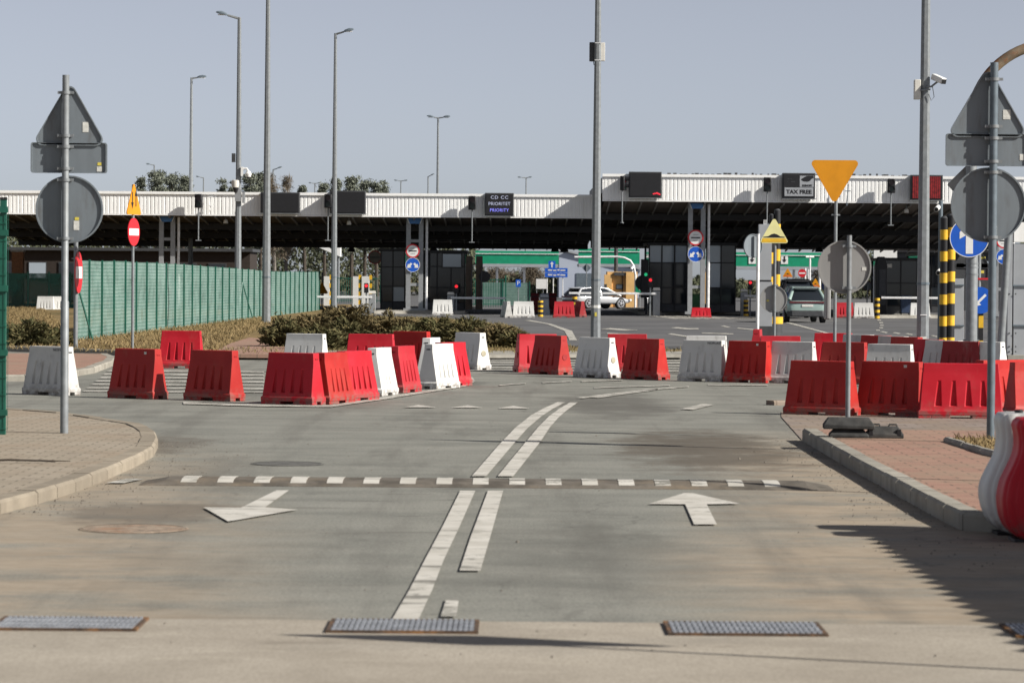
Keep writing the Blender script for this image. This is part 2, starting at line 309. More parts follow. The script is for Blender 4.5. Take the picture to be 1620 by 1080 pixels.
# ------------------------------------------------------------------ mesh builder
class MB:
    def __init__(s): s.v = []; s.f = []
    def add(s, vs, fs):
        o = len(s.v); s.v += [tuple(p) for p in vs]; s.f += [tuple(i + o for i in f) for f in fs]; return s
    def box(s, c, size, rz=0., taper=1.0):
        hx, hy, hz = (q / 2 for q in size); cs, sn = math.cos(rz), math.sin(rz); vs = []
        for z, k in ((-hz, 1), (hz, taper)):
            for x, y in ((-hx, -hy), (hx, -hy), (hx, hy), (-hx, hy)):
                x *= k; y *= k; vs.append((c[0] + x * cs - y * sn, c[1] + x * sn + y * cs, c[2] + z))
        return s.add(vs, [(3, 2, 1, 0), (4, 5, 6, 7), (0, 1, 5, 4), (1, 2, 6, 5), (2, 3, 7, 6), (3, 0, 4, 7)])
    def tube(s, pts, r, n=10, caps=True):
        pts = [Vector(p) for p in pts]; rs = r if isinstance(r, (list, tuple)) else [r] * len(pts)
        o = []; prev = None
        for i, p in enumerate(pts):
            t = (pts[min(i + 1, len(pts) - 1)] - pts[max(i - 1, 0)]).normalized()
            if prev is None:
                a = Vector((1, 0, 0)) if abs(t.x) < .9 else Vector((0, 1, 0)); u = (a - t * a.dot(t)).normalized()
            else: u = (prev - t * prev.dot(t)).normalized()
            prev = u; v = t.cross(u)
            o.append([p + (u * math.cos(2 * PI * (k + .5) / n) + v * math.sin(2 * PI * (k + .5) / n)) * rs[i] for k in range(n)])
        vs = [q for ring in o for q in ring]; fs = []
        for i in range(len(o) - 1):
            for k in range(n): fs.append((i * n + k, i * n + (k + 1) % n, (i + 1) * n + (k + 1) % n, (i + 1) * n + k))
        if caps: fs.append(tuple(range(n - 1, -1, -1))); fs.append(tuple((len(o) - 1) * n + k for k in range(n)))
        return s.add(vs, fs)
    def prism(s, poly, y0, y1):
        """polygon in local X/Z (counter-clockwise seen from -Y) pushed along Y"""
        n = len(poly)
        vs = [(x, y0, z) for x, z in poly] + [(x, y1, z) for x, z in poly]
        fs = [tuple(range(n)), tuple(range(2 * n - 1, n - 1, -1))] + [(i, i + n, (i + 1) % n + n, (i + 1) % n) for i in range(n)]
        return s.add(vs, fs)
    def slab(s, poly, z0, z1):
        """polygon in X/Y pushed along Z"""
        n = len(poly)
        a = sum(poly[i][0] * poly[(i + 1) % n][1] - poly[(i + 1) % n][0] * poly[i][1] for i in range(n))
        if a < 0: poly = poly[::-1]
        vs = [(x, y, z0) for x, y in poly] + [(x, y, z1) for x, y in poly]
        return s.add(vs, [tuple(range(n - 1, -1, -1)), tuple(range(n, 2 * n))] + [(i, (i + 1) % n, (i + 1) % n + n, i + n) for i in range(n)])
    def ring(s, outer, inner, y0, y1):
        n = len(outer); vs = []
        for y in (y0, y1):
            for P in (outer, inner): vs += [(x, y, z) for x, z in P]
        fs = []
        for i in range(n):
            j = (i + 1) % n
            fs += [(i, j, n + j, n + i), (2 * n + i, 3 * n + i, 3 * n + j, 2 * n + j), (i, 2 * n + i, 2 * n + j, j), (n + i, n + j, 3 * n + j, 3 * n + i)]
        return s.add(vs, fs)
    def loft(s, secs, cap=True):
        n = len(secs[0]); vs = [p for q in secs for p in q]; fs = []
        for i in range(len(secs) - 1):
            for k in range(n): fs.append((i * n + k, i * n + (k + 1) % n, (i + 1) * n + (k + 1) % n, (i + 1) * n + k))
        if cap: fs.append(tuple(range(n - 1, -1, -1))); fs.append(tuple((len(secs) - 1) * n + k for k in range(n)))
        return s.add(vs, fs)
    def build(s, name, m, parent=None, smooth=32, bevel=0, loc=None):
        me = bpy.data.meshes.new(name); me.from_pydata(s.v, [], s.f)
        ms = m if isinstance(m, list) else [m]
        for q in ms: me.materials.append(MT[q] if isinstance(q, str) else q)
        if smooth:
            me.shade_smooth(); me.set_sharp_from_angle(angle=R(smooth))
        me.update()
        o = bpy.data.objects.new(name, me); C.objects.link(o)
        if parent: o.parent = parent
        if loc: o.location = loc
        if bevel:
            b = o.modifiers.new('bevel', 'BEVEL'); b.width = bevel; b.segments = 2; b.limit_method = 'ANGLE'; b.angle_limit = R(25)
        return o
def thing(name, label, cat, loc=(0, 0, 0), rz=0, group=None):
    o = bpy.data.objects.new(name, None); C.objects.link(o); o.empty_display_size = .2
    o.location = loc; o.rotation_euler = (0, 0, rz); return tag(o, label, cat, group)
def tag(o, label, cat, group=None):
    o['label'] = label; o['category'] = cat
    if group: o['group'] = group
    return o
def struct(o): o['kind'] = 'structure'; return o
def stuff(o, label, cat): o['kind'] = 'stuff'; o['label'] = label; o['category'] = cat; return o
def copy_tree(o, parent=None):
    c = o.copy(); C.objects.link(c)
    if parent: c.parent = parent
    for ch in list(o.children): copy_tree(ch, c)
    return c
def circ(r, n=40, cx=0, cz=0): return [(cx + r * math.cos(2 * PI * i / n), cz + r * math.sin(2 * PI * i / n)) for i in range(n)]
def roundpoly(pts, r, n=6):
    out = []; m = len(pts)
    for i in range(m):
        p0, p, p1 = Vector(pts[i - 1]), Vector(pts[i]), Vector(pts[(i + 1) % m])
        a = (p0 - p).normalized(); b = (p1 - p).normalized(); half = a.angle(b) / 2
        d = r / math.tan(half); cc = p + (a + b).normalized() * (r / math.sin(half))
        s, e = p + a * d - cc, p + b * d - cc; ang = s.angle_signed(e)
        a0 = math.atan2(s.y, s.x)
        da = math.atan2(e.y, e.x) - a0
        while da > PI: da -= 2 * PI
        while da < -PI: da += 2 * PI
        for k in range(n + 1):
            t = a0 + da * k / n; out.append((cc.x + r * math.cos(t), cc.y + r * math.sin(t)))
    return out
def tri(w, r=.07, cz=0, down=False):
    h = w * .866; P = [(-w / 2, -h / 2), (w / 2, -h / 2), (0, h / 2)]
    if down: P = [(w / 2, h / 2), (-w / 2, h / 2), (0, -h / 2)]
    return [(x, z + cz) for x, z in roundpoly(P, r)]
def rect(w, h, r=.03, cx=0, cz=0):
    return [(x + cx, z + cz) for x, z in roundpoly([(-w / 2, -h / 2), (w / 2, -h / 2), (w / 2, h / 2), (-w / 2, h / 2)], r)]
def scalep(P, k, cx=0, cz=0): return [(cx + (x - cx) * k, cz + (z - cz) * k) for x, z in P]
def text_mesh(txt, size, name, m, parent, loc, font_scale_x=1.0, spacing=1.0, extrude=.002, offset=0.0):
    cu = bpy.data.curves.new('lettering', 'FONT'); cu.body = txt; cu.size = size; cu.align_x = 'CENTER'; cu.align_y = 'CENTER'
    cu.extrude = extrude; cu.space_character = spacing; cu.offset = offset; cu.resolution_u = 2
    o = bpy.data.objects.new('lettering', cu); C.objects.link(o)
    dg = bpy.context.evaluated_depsgraph_get(); dg.update(); me = bpy.data.meshes.new_from_object(o.evaluated_get(dg))
    C.objects.unlink(o); bpy.data.objects.remove(o)
    me.transform(Matrix.Rotation(PI / 2, 4, 'X') @ Matrix.Diagonal((font_scale_x, 1, 1, 1)))
    me.materials.clear(); me.materials.append(MT[m] if isinstance(m, str) else m)
    ob = bpy.data.objects.new(name, me); C.objects.link(ob); ob.parent = parent; ob.location = loc
    return ob
# ================================================================== GROUND
def sheet(name, poly, z, m):
    mb = MB(); mb.v = [(x, y, z) for x, y in poly]; a = sum(poly[i][0] * poly[(i + 1) % len(poly)][1] - poly[(i + 1) % len(poly)][0] * poly[i][1] for i in range(len(poly)))
    f = tuple(range(len(poly))); mb.f = [f if a > 0 else f[::-1]]
    return struct(mb.build(name, m, smooth=0))
sheet('ground', [(-2500, -200), (2500, -200), (2500, 4500), (-2500, 4500)], -.06, 'ground')
sheet('road', [(-30, -30), (45, -30), (45, 100), (-30, 100)], 0, 'asphalt')
sheet('terminal_yard', [(-45, 93), (75, 93), (75, 420), (-45, 420)], .006, 'asphalt_far')
sheet('concrete_apron', [(-30, -30), (45, -30), (45, 19.02), (-30, 19.02)], .005, 'apron')

def kerb(name, pts, h, wd, m='kerb', side=1, block=1.0):
    """kerb of separate blocks along a ground polyline; side=+1 puts its width on the left of travel"""
    P = [Vector((p[0], p[1])) for p in pts]; Q = [P[0]]
    for a, b in zip(P, P[1:]):
        n = max(1, round((b - a).length / block))
        Q += [a.lerp(b, k / n) for k in range(1, n + 1)]
    inner = []
    for i, p in enumerate(Q):
        t = (Q[min(i + 1, len(Q) - 1)] - Q[max(i - 1, 0)]).normalized(); inner.append(p + Vector((-t.y, t.x)) * wd * side)
    mb = MB(); ch = .025
    for i in range(len(Q) - 1):
        a, b, c, d = Q[i], Q[i + 1], inner[i + 1], inner[i]
        g = .011 / max(.01, (b - a).length); a2, b2, c2, d2 = a.lerp(b, g), b.lerp(a, g), c.lerp(d, g), d.lerp(c, g)
        j = random.uniform(-.006, .006)
        def sec(o, n):
            e = (n - o).normalized(); return [(o.x, o.y, -.05), (o.x, o.y, h - ch + j), (o.x + e.x * ch, o.y + e.y * ch, h + j), (n.x, n.y, h + j), (n.x, n.y, -.05)]
        mb.loft([sec(a2, d2), sec(b2, c2)])
    o = struct(mb.build(name, m, smooth=0)); return o, [(q.x, q.y) for q in inner]

# near left pavement
L0 = [gx(*p) for p in [(-160, 858), (0, 813), (60, 797), (120, 778), (170, 758), (215, 738), (243, 722), (250, 708), (246, 697), (236, 690), (222, 684), (110, 666), (0, 657), (-160, 648)]]
MT['kerb_sand'] = mat('sandy_kerb', (.29, .25, .195), .9, 0, .16, 3, .35, .2, dirt=(.20, .172, .135), dirt_amt=.7, dscale=2, island=.6)
o, inner = kerb('kerb', L0, .12, .19, m='kerb_sand', side=1, block=.9)
mb = MB(); mb.slab(inner + [(-14, inner[-1][1] + 1), (-14, inner[0][1] - 2)], -.05, .112); struct(mb.build('pavement', 'pave_beige', smooth=0))
# near right pavement (red pavers) with kerb
R0 = [gx(*p) for p in [(1269, 697), (1343, 741), (1417, 783), (1492, 825), (1522, 839)]]
o, inner = kerb('kerb', R0, .15, .17, side=1, block=1.0)
e = gx(1522, 839); o2, in2 = kerb('kerb', [e, (e[0] + .5, e[1] - .35), (e[0] + 6, e[1] - .5)], .15, .17, side=1)
back = gx(1269, 697)
mb = MB(); mb.slab(inner + in2[1:] + [(16, in2[-1][1]), (16, back[1] + .05), (back[0] + .3, back[1] + .05)], -.05, .143); struct(mb.build('pavement', 'pave_red', smooth=0))
# flush grey pavers beyond it
sheet('paved_crossing', [gx(*p) for p in [(1236, 660), (1268, 696), (1800, 705), (1800, 655), (1236, 652)]], .009, 'pave_grey')
kerb('kerb', [gx(*p) for p in [(1224, 641), (1300, 640), (1800, 646)]], .07, .25, m='pave_grey', side=1)
# grass bed round the right-hand sign post
bed = [gx(x, y, .15) for x, y in [(1492, 697), (1520, 706), (1550, 716), (1590, 726), (1700, 740)]]
o, inner = kerb('kerb', bed, .20, .07, m='concrete', side=1, block=.6)
mb = MB(); mb.slab(inner + [(12, inner[-1][1]), (12, 38.0), (inner[0][0] + .1, 38.0)], .1, .185); struct(mb.build('verge', 'drygrass', smooth=0))
# small red paved island on the left
I1 = [gx(*p) for p in [(-150, 604), (40, 603), (100, 599), (150, 590), (178, 579), (184, 572), (172, 567), (120, 566), (-150, 566)]]
o, inner = kerb('kerb', I1, .12, .2, side=1)
mb = MB(); mb.slab(inner, -.05, .113); struct(mb.build('pavement', 'pave_red', smooth=0))
# long middle island and grass beyond
I2 = [gx(*p) for p in [(-150, 550), (60, 557), (200, 563), (330, 567), (420, 569), (800, 568), (1085, 566)]]
o, inner = kerb('kerb', I2, .13, .25, side=1, block=1.5)
lawn = inner[:5] + [gx(440, 552, .12), gx(505, 496, .12), (-10.5, 215), (-80, 215), (-80, inner[0][1])]
mb = MB(); mb.slab(lawn, -.03, .12); struct(mb.build('lawn', 'drygrass', smooth=0))
isl = inner[4:] + [gx(1085, 553, .12), gx(915, 549, .12), gx(845, 532, .12), gx(810, 515, .12), gx(700, 503, .12), gx(505, 498, .12), gx(441, 552, .12)]
mb = MB(); mb.slab(isl, -.03, .115); struct(mb.build('planted_island', 'drygrass', smooth=0))
mb = MB(); mb.slab([gx(330, 560, .13), gx(452, 561, .13), gx(452, 545, .13), gx(420, 536, .13), gx(395, 534, .13), gx(365, 543, .13)], .05, .135); struct(mb.build('path', 'pave_red', smooth=0))
mb = MB(); q = [gx(470, 562, .12), gx(1080, 561, .12), gx(1080, 556, .12), gx(470, 555, .12)]; mb.slab(q, .05, .132); struct(mb.build('pavement', 'concrete', smooth=0))
# kerbed islands under the canopy
def island(px0, px1, y0, Y1, m='concrete'):
    a, b = gx(px0, y0), gx(px1, y0)
    mb = MB(); mb.slab([a, b, (b[0] + .3, Y1), (a[0] - .1, Y1)], -.02, .16); return struct(mb.build('booth_island', m, smooth=0))
island(592, 735, 496.5, 205); island(1012, 1172, 497.5, 205); island(1392, 1492, 503.5, 205)

# ------------------------------------------------------------------ painted markings
def marks(name, polys, m='mark', z=.014):
    mb = MB()
    for p in polys:
        q = [gx(x, y) for x, y in p]
        a = sum(q[i][0] * q[(i + 1) % len(q)][1] - q[(i + 1) % len(q)][0] * q[i][1] for i in range(len(q)))
        if a < 0: q = q[::-1]
        mb.add([(x, y, z) for x, y in q], [tuple(range(len(q)))])
    return struct(mb.build(name, m, smooth=0))
def ribbon(le, ri): return [[le[i], ri[i], ri[i + 1], le[i + 1]] for i in range(len(le) - 1)]
cl = ribbon([(620, 983), (648, 935), (672, 888), (700, 835), (728, 778)], [(662, 983), (684, 935), (702, 888), (727, 835), (752, 778)])
cl += ribbon([(727, 905), (745, 850), (772, 778)], [(760, 905), (776, 850), (796, 778)])
cl += ribbon([(746, 755), (790, 704), (815, 678), (840, 658), (860, 647), (882, 637)], [(769, 755), (812, 704), (834, 679), (856, 660), (874, 648), (894, 637.5)])
cl += ribbon([(787, 755), (832, 700), (852, 676), (868, 660), (884, 648), (902, 637.5)], [(812, 755), (855, 700), (870, 677), (884, 661), (898, 649), (914, 637.5)])
marks('centre_line', cl)
marks('centre_line', [[(697, 978), (722, 978), (726, 950), (706, 950)]] + ribbon([(912, 630), (960, 624), (1020, 617), (1090, 611.5)], [(922, 631), (968, 625), (1024, 618.5), (1090, 613)])
      + ribbon([(935, 629.5), (985, 623), (1040, 616)], [(946, 630.5), (992, 624), (1042, 617.3)]), 'mark_worn')
marks('direction_arrow', [[(322, 804.5), (381, 805), (437, 777.5), (457, 777.5), (419, 804.5), (471, 808), (361, 827)]])
marks('direction_arrow', [[(1026, 799), (1088, 780), (1170, 798.5), (1118, 799.5), (1134, 831.5), (1098, 831.5), (1084, 799.5)]])
marks('give_way_triangle', [[(638, 645.5), (690, 645.5), (662, 641.5)], [(713, 646), (764, 646), (740, 642)], [(788, 647), (838, 647), (812, 643)]])
zb = []
for k in range(7):
    y = 587 + k * 5.4; x0 = 168 - k * 6.5; zb.append([(x0, y + 1.3), (418, y + 2.9), (418, y + .9), (x0 + 6, y - .7)])
marks('crossing_stripe', zb, 'mark_worn')
zb = []
for k in range(5):
    y = 569.5 + k * 4.2; zb.append([(735, y + .9), (1078, y + 2.2), (1078, y + .4), (735, y - .9)])
marks('crossing_stripe', zb, 'mark_worn')
marks('edge_line', ribbon([(290, 637), (410, 641), (520, 642), (600, 630), (725, 611), (744, 604), (742, 600), (728, 597)], [(290, 640), (410, 644), (524, 645), (606, 633), (735, 612.5), (752, 604), (748, 598), (730, 595)]), 'mark_worn')
ds = [[(790, 611), (832, 608), (832, 606.6), (790, 609.4)], [(858, 607), (905, 604.5), (905, 603.3), (858, 605.6)], [(920, 605), (985, 602.5), (985, 601.2), (920, 603.5)],
      [(1077, 648), (1096, 649.5), (1130, 641), (1112, 639.5)], [(940, 615), (1060, 611), (1060, 609.8), (940, 613.6)], [(1120, 610), (1215, 611), (1215, 609.8), (1120, 608.7)]]
marks('lane_dash', ds, 'mark_worn')
fy = ribbon([(828, 507), (865, 513), (893, 524), (901, 539)], [(840, 507), (873, 513), (905, 524), (913, 539)])
fy += [[(1060, 519), (1085, 521.5), (1105, 521.5), (1105, 519.7), (1090, 519.7), (1072, 518)], [(950, 521), (990, 523.5), (1010, 522.5), (965, 519.5)], [(960, 528.5), (1010, 531), (1010, 529.5), (960, 527)],
       [(1055, 529), (1088, 534), (1094, 533), (1062, 528)], [(1110, 528), (1160, 529.5), (1160, 528), (1110, 526.7)], [(1140, 516), (1150, 518.5), (1156, 518), (1146, 515.6)], [(1165, 520), (1195, 523), (1195, 521.7), (1168, 519)],
       [(1232, 508), (1310, 529), (1316, 528.5), (1238, 507)], [(1165, 541), (1215, 543), (1215, 541.5), (1165, 539.5)]]
for x, y in [(1388, 507), (1391, 511), (1392, 515), (1391, 519), (1386, 523)]: fy.append([(x, y + .8), (x + 6, y + .8), (x + 6, y - .8), (x, y - .8)])
for i in range(6): fy.append([(1392 + i * 20, 525.5 + i * 1.6), (1402 + i * 20, 527.5 + i * 1.6), (1405 + i * 20, 526.3 + i * 1.6), (1396 + i * 20, 524.4 + i * 1.6)])
for i in range(9): fy.append([(1028 + i * 17, 500 + i * .3), (1036 + i * 17, 500 + i * .3), (1078 + i * 17, 504.5), (1068 + i * 17, 504.8)])
fy.append([(1018, 499.5), (1190, 504), (1190, 502.8), (1022, 498.6)])
marks('yard_marking', fy, 'mark_worn', .018)

# ------------------------------------------------------------------ speed bump, drain grates, manholes
bc = G(770, 769); Wb = 6.5
t = thing('speed_bump', 'low dark speed bump with white painted blocks across both lanes', 'speed bump', (G(770, 769).x, 31.55, 0))
prof = [(-.43, .004), (-.36, .03), (-.22, .052), (0, .06), (.22, .052), (.36, .03), (.43, .004)]
def bumpsec(x, k=1, lift=0): return [(x, y, z * k + lift) for y, z in prof] + [(x, .43, -.02), (x, -.43, -.02)]
mb = MB(); mb.loft([bumpsec(-3.3, .15), bumpsec(-3.05), bumpsec(3.05), bumpsec(3.3, .15)]); mb.build('ramp', mat('bump_asphalt', (.115, .102, .086), .9, 0, .3, 4, .3, .2, dirt=(.20, .16, .115), dirt_amt=.8, dscale=1.5), t, smooth=0)
mb = MB()
for i in range(19):
    x = -3.18 + i * .347
    if abs(x) > 3.05: continue
    w0 = .075
    mb.loft([[(x - w0, y, z + .004) for y, z in prof[1:6]] + [(x - w0, y, z) for y, z in prof[5:0:-1]], [(x + w0, y, z + .004) for y, z in prof[1:6]] + [(x + w0, y, z) for y, z in prof[5:0:-1]]])
mb.build('painted_block', 'mark', t, smooth=0)
mb = MB(); mb.add([(-3.62, -.30, .016), (-3.45, -.30, .016), (-3.33, .36, .016), (-3.5, .36, .016)], [(0, 1, 2, 3)]); mb.build('flat_mark', 'mark_worn', t, smooth=0)

gm = mat('grate_steel', (.40, .415, .44), .45, .5, .2, 9); gd = mat('grate_dark', (.10, .10, .10), .8); gr = mat('rusted_frame', (.07, .045, .03), .9, 0, .4, 12, dirt=(.26, .12, .035), dirt_amt=.9, dscale=5)
def grate(px0, px1, lab, nb):
    a, b = G(px0, 995), G(px1, 995); wdt = b.x - a.x - .06; dep = .60
    t = thing('drain_grate', lab, 'drain grate', ((a.x + b.x) / 2, 18.66, .006), 0, 'drain grates in the concrete apron')
    mb = MB(); mb.box((0, 0, -.02), (wdt, dep, .04)); mb.build('pit', gd, t, smooth=0)
    o = [(-wdt / 2, -dep / 2), (wdt / 2, -dep / 2), (wdt / 2, dep / 2), (-wdt / 2, dep / 2)]
    mb = MB()
    for c, s_ in (((0, -dep / 2 - .012, .004), (wdt + .05, .024, .02)), ((0, dep / 2 + .012, .004), (wdt + .05, .024, .02)), ((-wdt / 2 - .012, 0, .004), (.025, dep, .02)), ((wdt / 2 + .012, 0, .004), (.025, dep, .02))): mb.box(c, s_)
    mb.build('frame', gr, t, smooth=0)
    mb = MB()
    for i in range(nb): mb.box((-wdt / 2 + wdt * (i + .5) / nb, 0, .010), (wdt / nb * .62, dep, .014))
    for y in (-.2, 0, .2): mb.box((0, y, .006), (wdt, .02, .022))
    mb.build('bars', gm, t, smooth=0)
grate(-18, 222, 'drain grate with rusty rim at the left edge of the concrete strip', 26)
grate(517, 759, 'drain grate at the foot of the double centre line', 26)
grate(1051, 1301, 'drain grate on the right lane, below the upward arrow', 26)
grate(1585, 1830, 'drain grate cut off by the right edge, in the jagged roof shadow', 26)
def manhole(px, py, r, lab, m, cm='asphalt'):
    p = G(px, py); t = thing('manhole_cover', lab, 'manhole cover', (p.x, p.y, .004), 0)
    mb = MB(); n = 36; mb.add([(r * math.cos(2 * PI * i / n), r * math.sin(2 * PI * i / n), .006) for i in range(n)] + [(r * math.cos(2 * PI * i / n), r * math.sin(2 * PI * i / n), -.01) for i in range(n)],
           [tuple(range(n))] + [(i, (i + 1) % n, (i + 1) % n + n, i + n) for i in range(n)][::1]); mb.build('lid', m, t, smooth=0)
    mb = MB(); P = circ(r + .03, n); Q = circ(r + .012, n)
    mb.add([(x, y, .002) for x, y in P] + [(x, y, .007) for x, y in Q], [(i, (i + 1) % n, (i + 1) % n + n, i + n) for i in range(n)]); mb.build('collar', m, t, smooth=0)
manhole(455, 734, .36, 'dark round manhole cover in the left lane behind the speed bump', mat('manhole_iron', (.10, .098, .09), .8, 0, .3, 9))
manhole(212, 837, .40, 'rusty round manhole cover near the left kerb, before the speed bump', mat('manhole_rust', (.25, .195, .145), .9, 0, .4, 14, dirt=(.24, .12, .06), dirt_amt=.8))
p = G(45, 731, .12); t = thing('twig', 'dry brown twig lying on the beige paved corner', 'twig', (p.x, p.y, .125))
mb = MB(); mb.tube([(-.55, .05, 0), (-.2, .0, .02), (.1, .03, .012), (.42, -.02, .012)], [.012, .012, .01, .004], 5); mb.tube([(.1, .03, .012), (.3, -.22, .012)], [.008, .003], 5); mb.tube([(-.1, .0, .014), (.2, -.12, .012)], [.007, .003], 5); mb.build('stick', 'bark', t)
# loose grit along the kerbs
mb = MB()
def grit(n, fx, z=.004):
    for _ in range(n):
        x, y = fx(); r = rng.uniform(.004, .011) * (1.8 if rng.uniform() < .08 else 1); a = rng.uniform(0, 6)
        P = [(x + r * math.cos(a + q) * rng.uniform(.7, 1.2), y + r * math.sin(a + q) * rng.uniform(.7, 1.2)) for q in (0, 1.57, 3.14, 4.71)]
        mb.add([(px_, py_, z) for px_, py_ in P] + [(x, y, z + r * rng.uniform(.6, 1.1))], [(0, 1, 4), (1, 2, 4), (2, 3, 4), (3, 0, 4)])
ra, rb = Vector(gx(1269, 697)), Vector(gx(1522, 839))
def right_side():
    q = ra.lerp(rb, rng.uniform(0, 1)); return q.x - abs(rng.normal(scale=.45)) - .03, q.y
def left_side():
    i = rng.integers(1, 8); q = Vector(L0[i]).lerp(Vector(L0[i + 1]), rng.uniform(0, 1)); return q.x + abs(rng.normal(scale=.5)) + .03, q.y - abs(rng.normal(scale=.2))
grit(420, right_side); grit(420, left_side); grit(110, lambda: (rng.uniform(-4.5, 4.5), rng.uniform(19.3, 42))); grit(26, lambda: (rng.uniform(-3, 3), rng.uniform(17, 19)), .008)
grit(90, lambda: (rng.uniform(2.6, 4.4), rng.uniform(22.5, 25.5)))
stuff(mb.build('gravel', mat('grit_stone', (.16, .14, .115), .9, 0, .5, 20, island=.9), smooth=0), 'loose grit scattered over the road and along the kerbs', 'gravel')
# ================================================================== VEGETATION
def cards(name, P, D, L, Wd, m, parent=None):
    """P centres, D unit directions, L lengths, Wd widths -> one mesh of thin leaf quads"""
    n = len(P); up = rng.normal(size=(n, 3)); S = np.cross(D, up); S /= np.linalg.norm(S, axis=1)[:, None] + 1e-9
    a = P - D * L[:, None] / 2; b = P + D * L[:, None] / 2; w = S * Wd[:, None] / 2
    V = np.stack([a - w * .5, a + w * .5, b + w * .35 - D * 0, b - w * .35], 1); V[:, 1] += 0; mid = (a + b) / 2
    V = np.stack([a, mid + w, b, mid - w], 1).reshape(-1, 3)
    me = bpy.data.meshes.new(name); me.vertices.add(4 * n); me.vertices.foreach_set('co', V.astype(np.float32).ravel())
    me.loops.add(4 * n); me.loops.foreach_set('vertex_index', np.arange(4 * n, dtype=np.int32))
    me.polygons.add(n); me.polygons.foreach_set('loop_start', np.arange(0, 4 * n, 4, dtype=np.int32))
    me.update(calc_edges=True); me.validate(); me.materials.append(MT[m] if isinstance(m, str) else m)
    o = bpy.data.objects.new(name, me); C.objects.link(o)
    if parent: o.parent = parent
    return o
def unit(a): return a / (np.linalg.norm(a, axis=1)[:, None] + 1e-9)

def juniper(px, py, wpx, hpx, lab, m='juniper', n=95):
    p = G(px, py, .11); k = F / p.y; rx, h = wpx / k / 2, hpx / k
    t = thing('juniper_shrub', lab, 'shrub', (p.x, p.y, .11), 0, 'low junipers on the grass')
    Ps, Ds = [], []; st = MB()
    for i in range(n):
        az = rng.uniform(0, 2 * PI); q = rng.uniform(.1, 1) ** .7; ln = rx * q * rng.uniform(.8, 1.12); el = rng.uniform(.1, 1.0) * (1.15 - q * .55)
        d = np.array([math.cos(az), math.sin(az) * .8, 0]); tt = np.linspace(.12, 1, 26)
        zz = h * (el * np.sin(tt * 1.75) * .95) * rng.uniform(.65, 1.08) + .05
        path = np.array([0, 0, 0]) + d[None] * (ln * tt)[:, None]; path[:, 2] = zz
        if i % 9 == 0: st.tube([tuple(path[j]) for j in (0, 8, 17, 25)], [.03, .022, .014, .006], 5)
        g = np.gradient(path, axis=0); g = unit(g)
        for r_ in range(4):
            jit = rng.normal(scale=(.075, .075, .05), size=path.shape); Ps.append(path + jit); Ds.append(unit(g + rng.normal(scale=.55, size=path.shape) + np.array([0, 0, .35])))
    P = np.concatenate(Ps); D = np.concatenate(Ds); P[:, 2] = np.maximum(P[:, 2], .03)
    st.build('stem', 'bark', t)
    cards('foliage', P, D, rng.uniform(.10, .25, len(P)), rng.uniform(.025, .06, len(P)), m, t)
J = [(452, 549, 88, 44, 'low juniper at the left end of the planted island, beside the tall grey mast', 'juniper2'),
     (497, 537, 90, 43, 'low juniper between the tall mast and the slim lamp post', 'juniper'),
     (550, 530, 116, 58, 'tallest brown-green juniper mound, just right of the slim lamp post', 'juniper'),
     (548, 552, 100, 42, 'juniper in the front of the island above the wide red barrier', 'juniper2'),
     (620, 534, 100, 40, 'spreading juniper in front of the left pair of grey canopy columns', 'juniper'),
     (640, 553, 84, 34, 'dark juniper behind the dull red barrier standing at an angle', 'juniper2'),
     (690, 538, 100, 38, 'juniper with long loose sprays below the white barrier by the booth', 'juniper2'),
     (738, 545, 92, 44, 'dark juniper directly behind the white barrier with a round plug', 'juniper2'),
     (782, 548, 78, 36, 'juniper with yellowish tips at the right of the planted island', 'juniper'),
     (815, 550, 40, 24, 'smallest juniper at the right tip of the planted island', 'juniper2'),
     (505, 553, 70, 32, 'low juniper sprawling just behind the white barrier on the island edge', 'juniper2'),
     (45, 548, 96, 42, 'dark juniper on the dry lawn left of the edge-on no entry sign', 'juniper2'),
     (12, 545, 60, 30, 'juniper at the far left edge of the lawn beside the green fence post', 'juniper2'),
     (88, 547, 44, 24, 'small juniper tuft on the lawn behind the left grey sign pole', 'juniper2')]
for x, y, a, b, lab, m in J: juniper(x, y, a, b, lab, m)

# dry grass blades on the lawn, the island and the right bed
def blades(name, poly, z, n, h, m, lab):
    xs = [p[0] for p in poly]; ys = [p[1] for p in poly]; out = []
    def inside(x, y):
        c = np.zeros(len(x), bool); j = len(poly) - 1
        for i in range(len(poly)):
            xi, yi, xj, yj = *poly[i], *poly[j]
            c ^= ((yi > y) != (yj > y)) & (x < (xj - xi) * (y - yi) / (yj - yi + 1e-12) + xi); j = i
        return c
    k = 0; PX, PY = [], []
    while k < n:
        x = rng.uniform(min(xs), max(xs), n); y = rng.uniform(min(ys), max(ys), n); q = inside(x, y); PX.append(x[q]); PY.append(y[q]); k += q.sum()
    x = np.concatenate(PX)[:n]; y = np.concatenate(PY)[:n]
    L = h * rng.uniform(.4, 1.3, n); D = unit(np.stack([rng.normal(scale=.6, size=n), rng.normal(scale=.6, size=n), np.ones(n)], 1))
    P = np.stack([x, y, np.full(n, z)], 1) + D * L[:, None] * .45
    return stuff(cards(name, P, D, L, np.full(n, h * .16), m), lab, 'grass')
lw = [gx(-60, 551, .12), gx(60, 554, .12), gx(330, 563, .12), gx(395, 530, .12), gx(440, 505, .12), gx(400, 498, .12), gx(120, 535, .12), gx(60, 480, .12), gx(-60, 480, .12)]
blades('grass', lw, .12, 26000, .13, 'blade', 'dry straw coloured grass on the left lawn')
blades('grass', isl, .115, 14000, .12, 'blade_green', 'short dry grass under the junipers of the middle island')
blades('grass', [(bed[0][0] + .1, bed[0][1] + .02)] + [(x + .06, y + .05) for x, y in bed[1:]] + [(12, 37.9), (bed[0][0] + .15, 37.9)], .185, 5200, .075, 'blade', 'dry grass in the kerbed bed on the right')

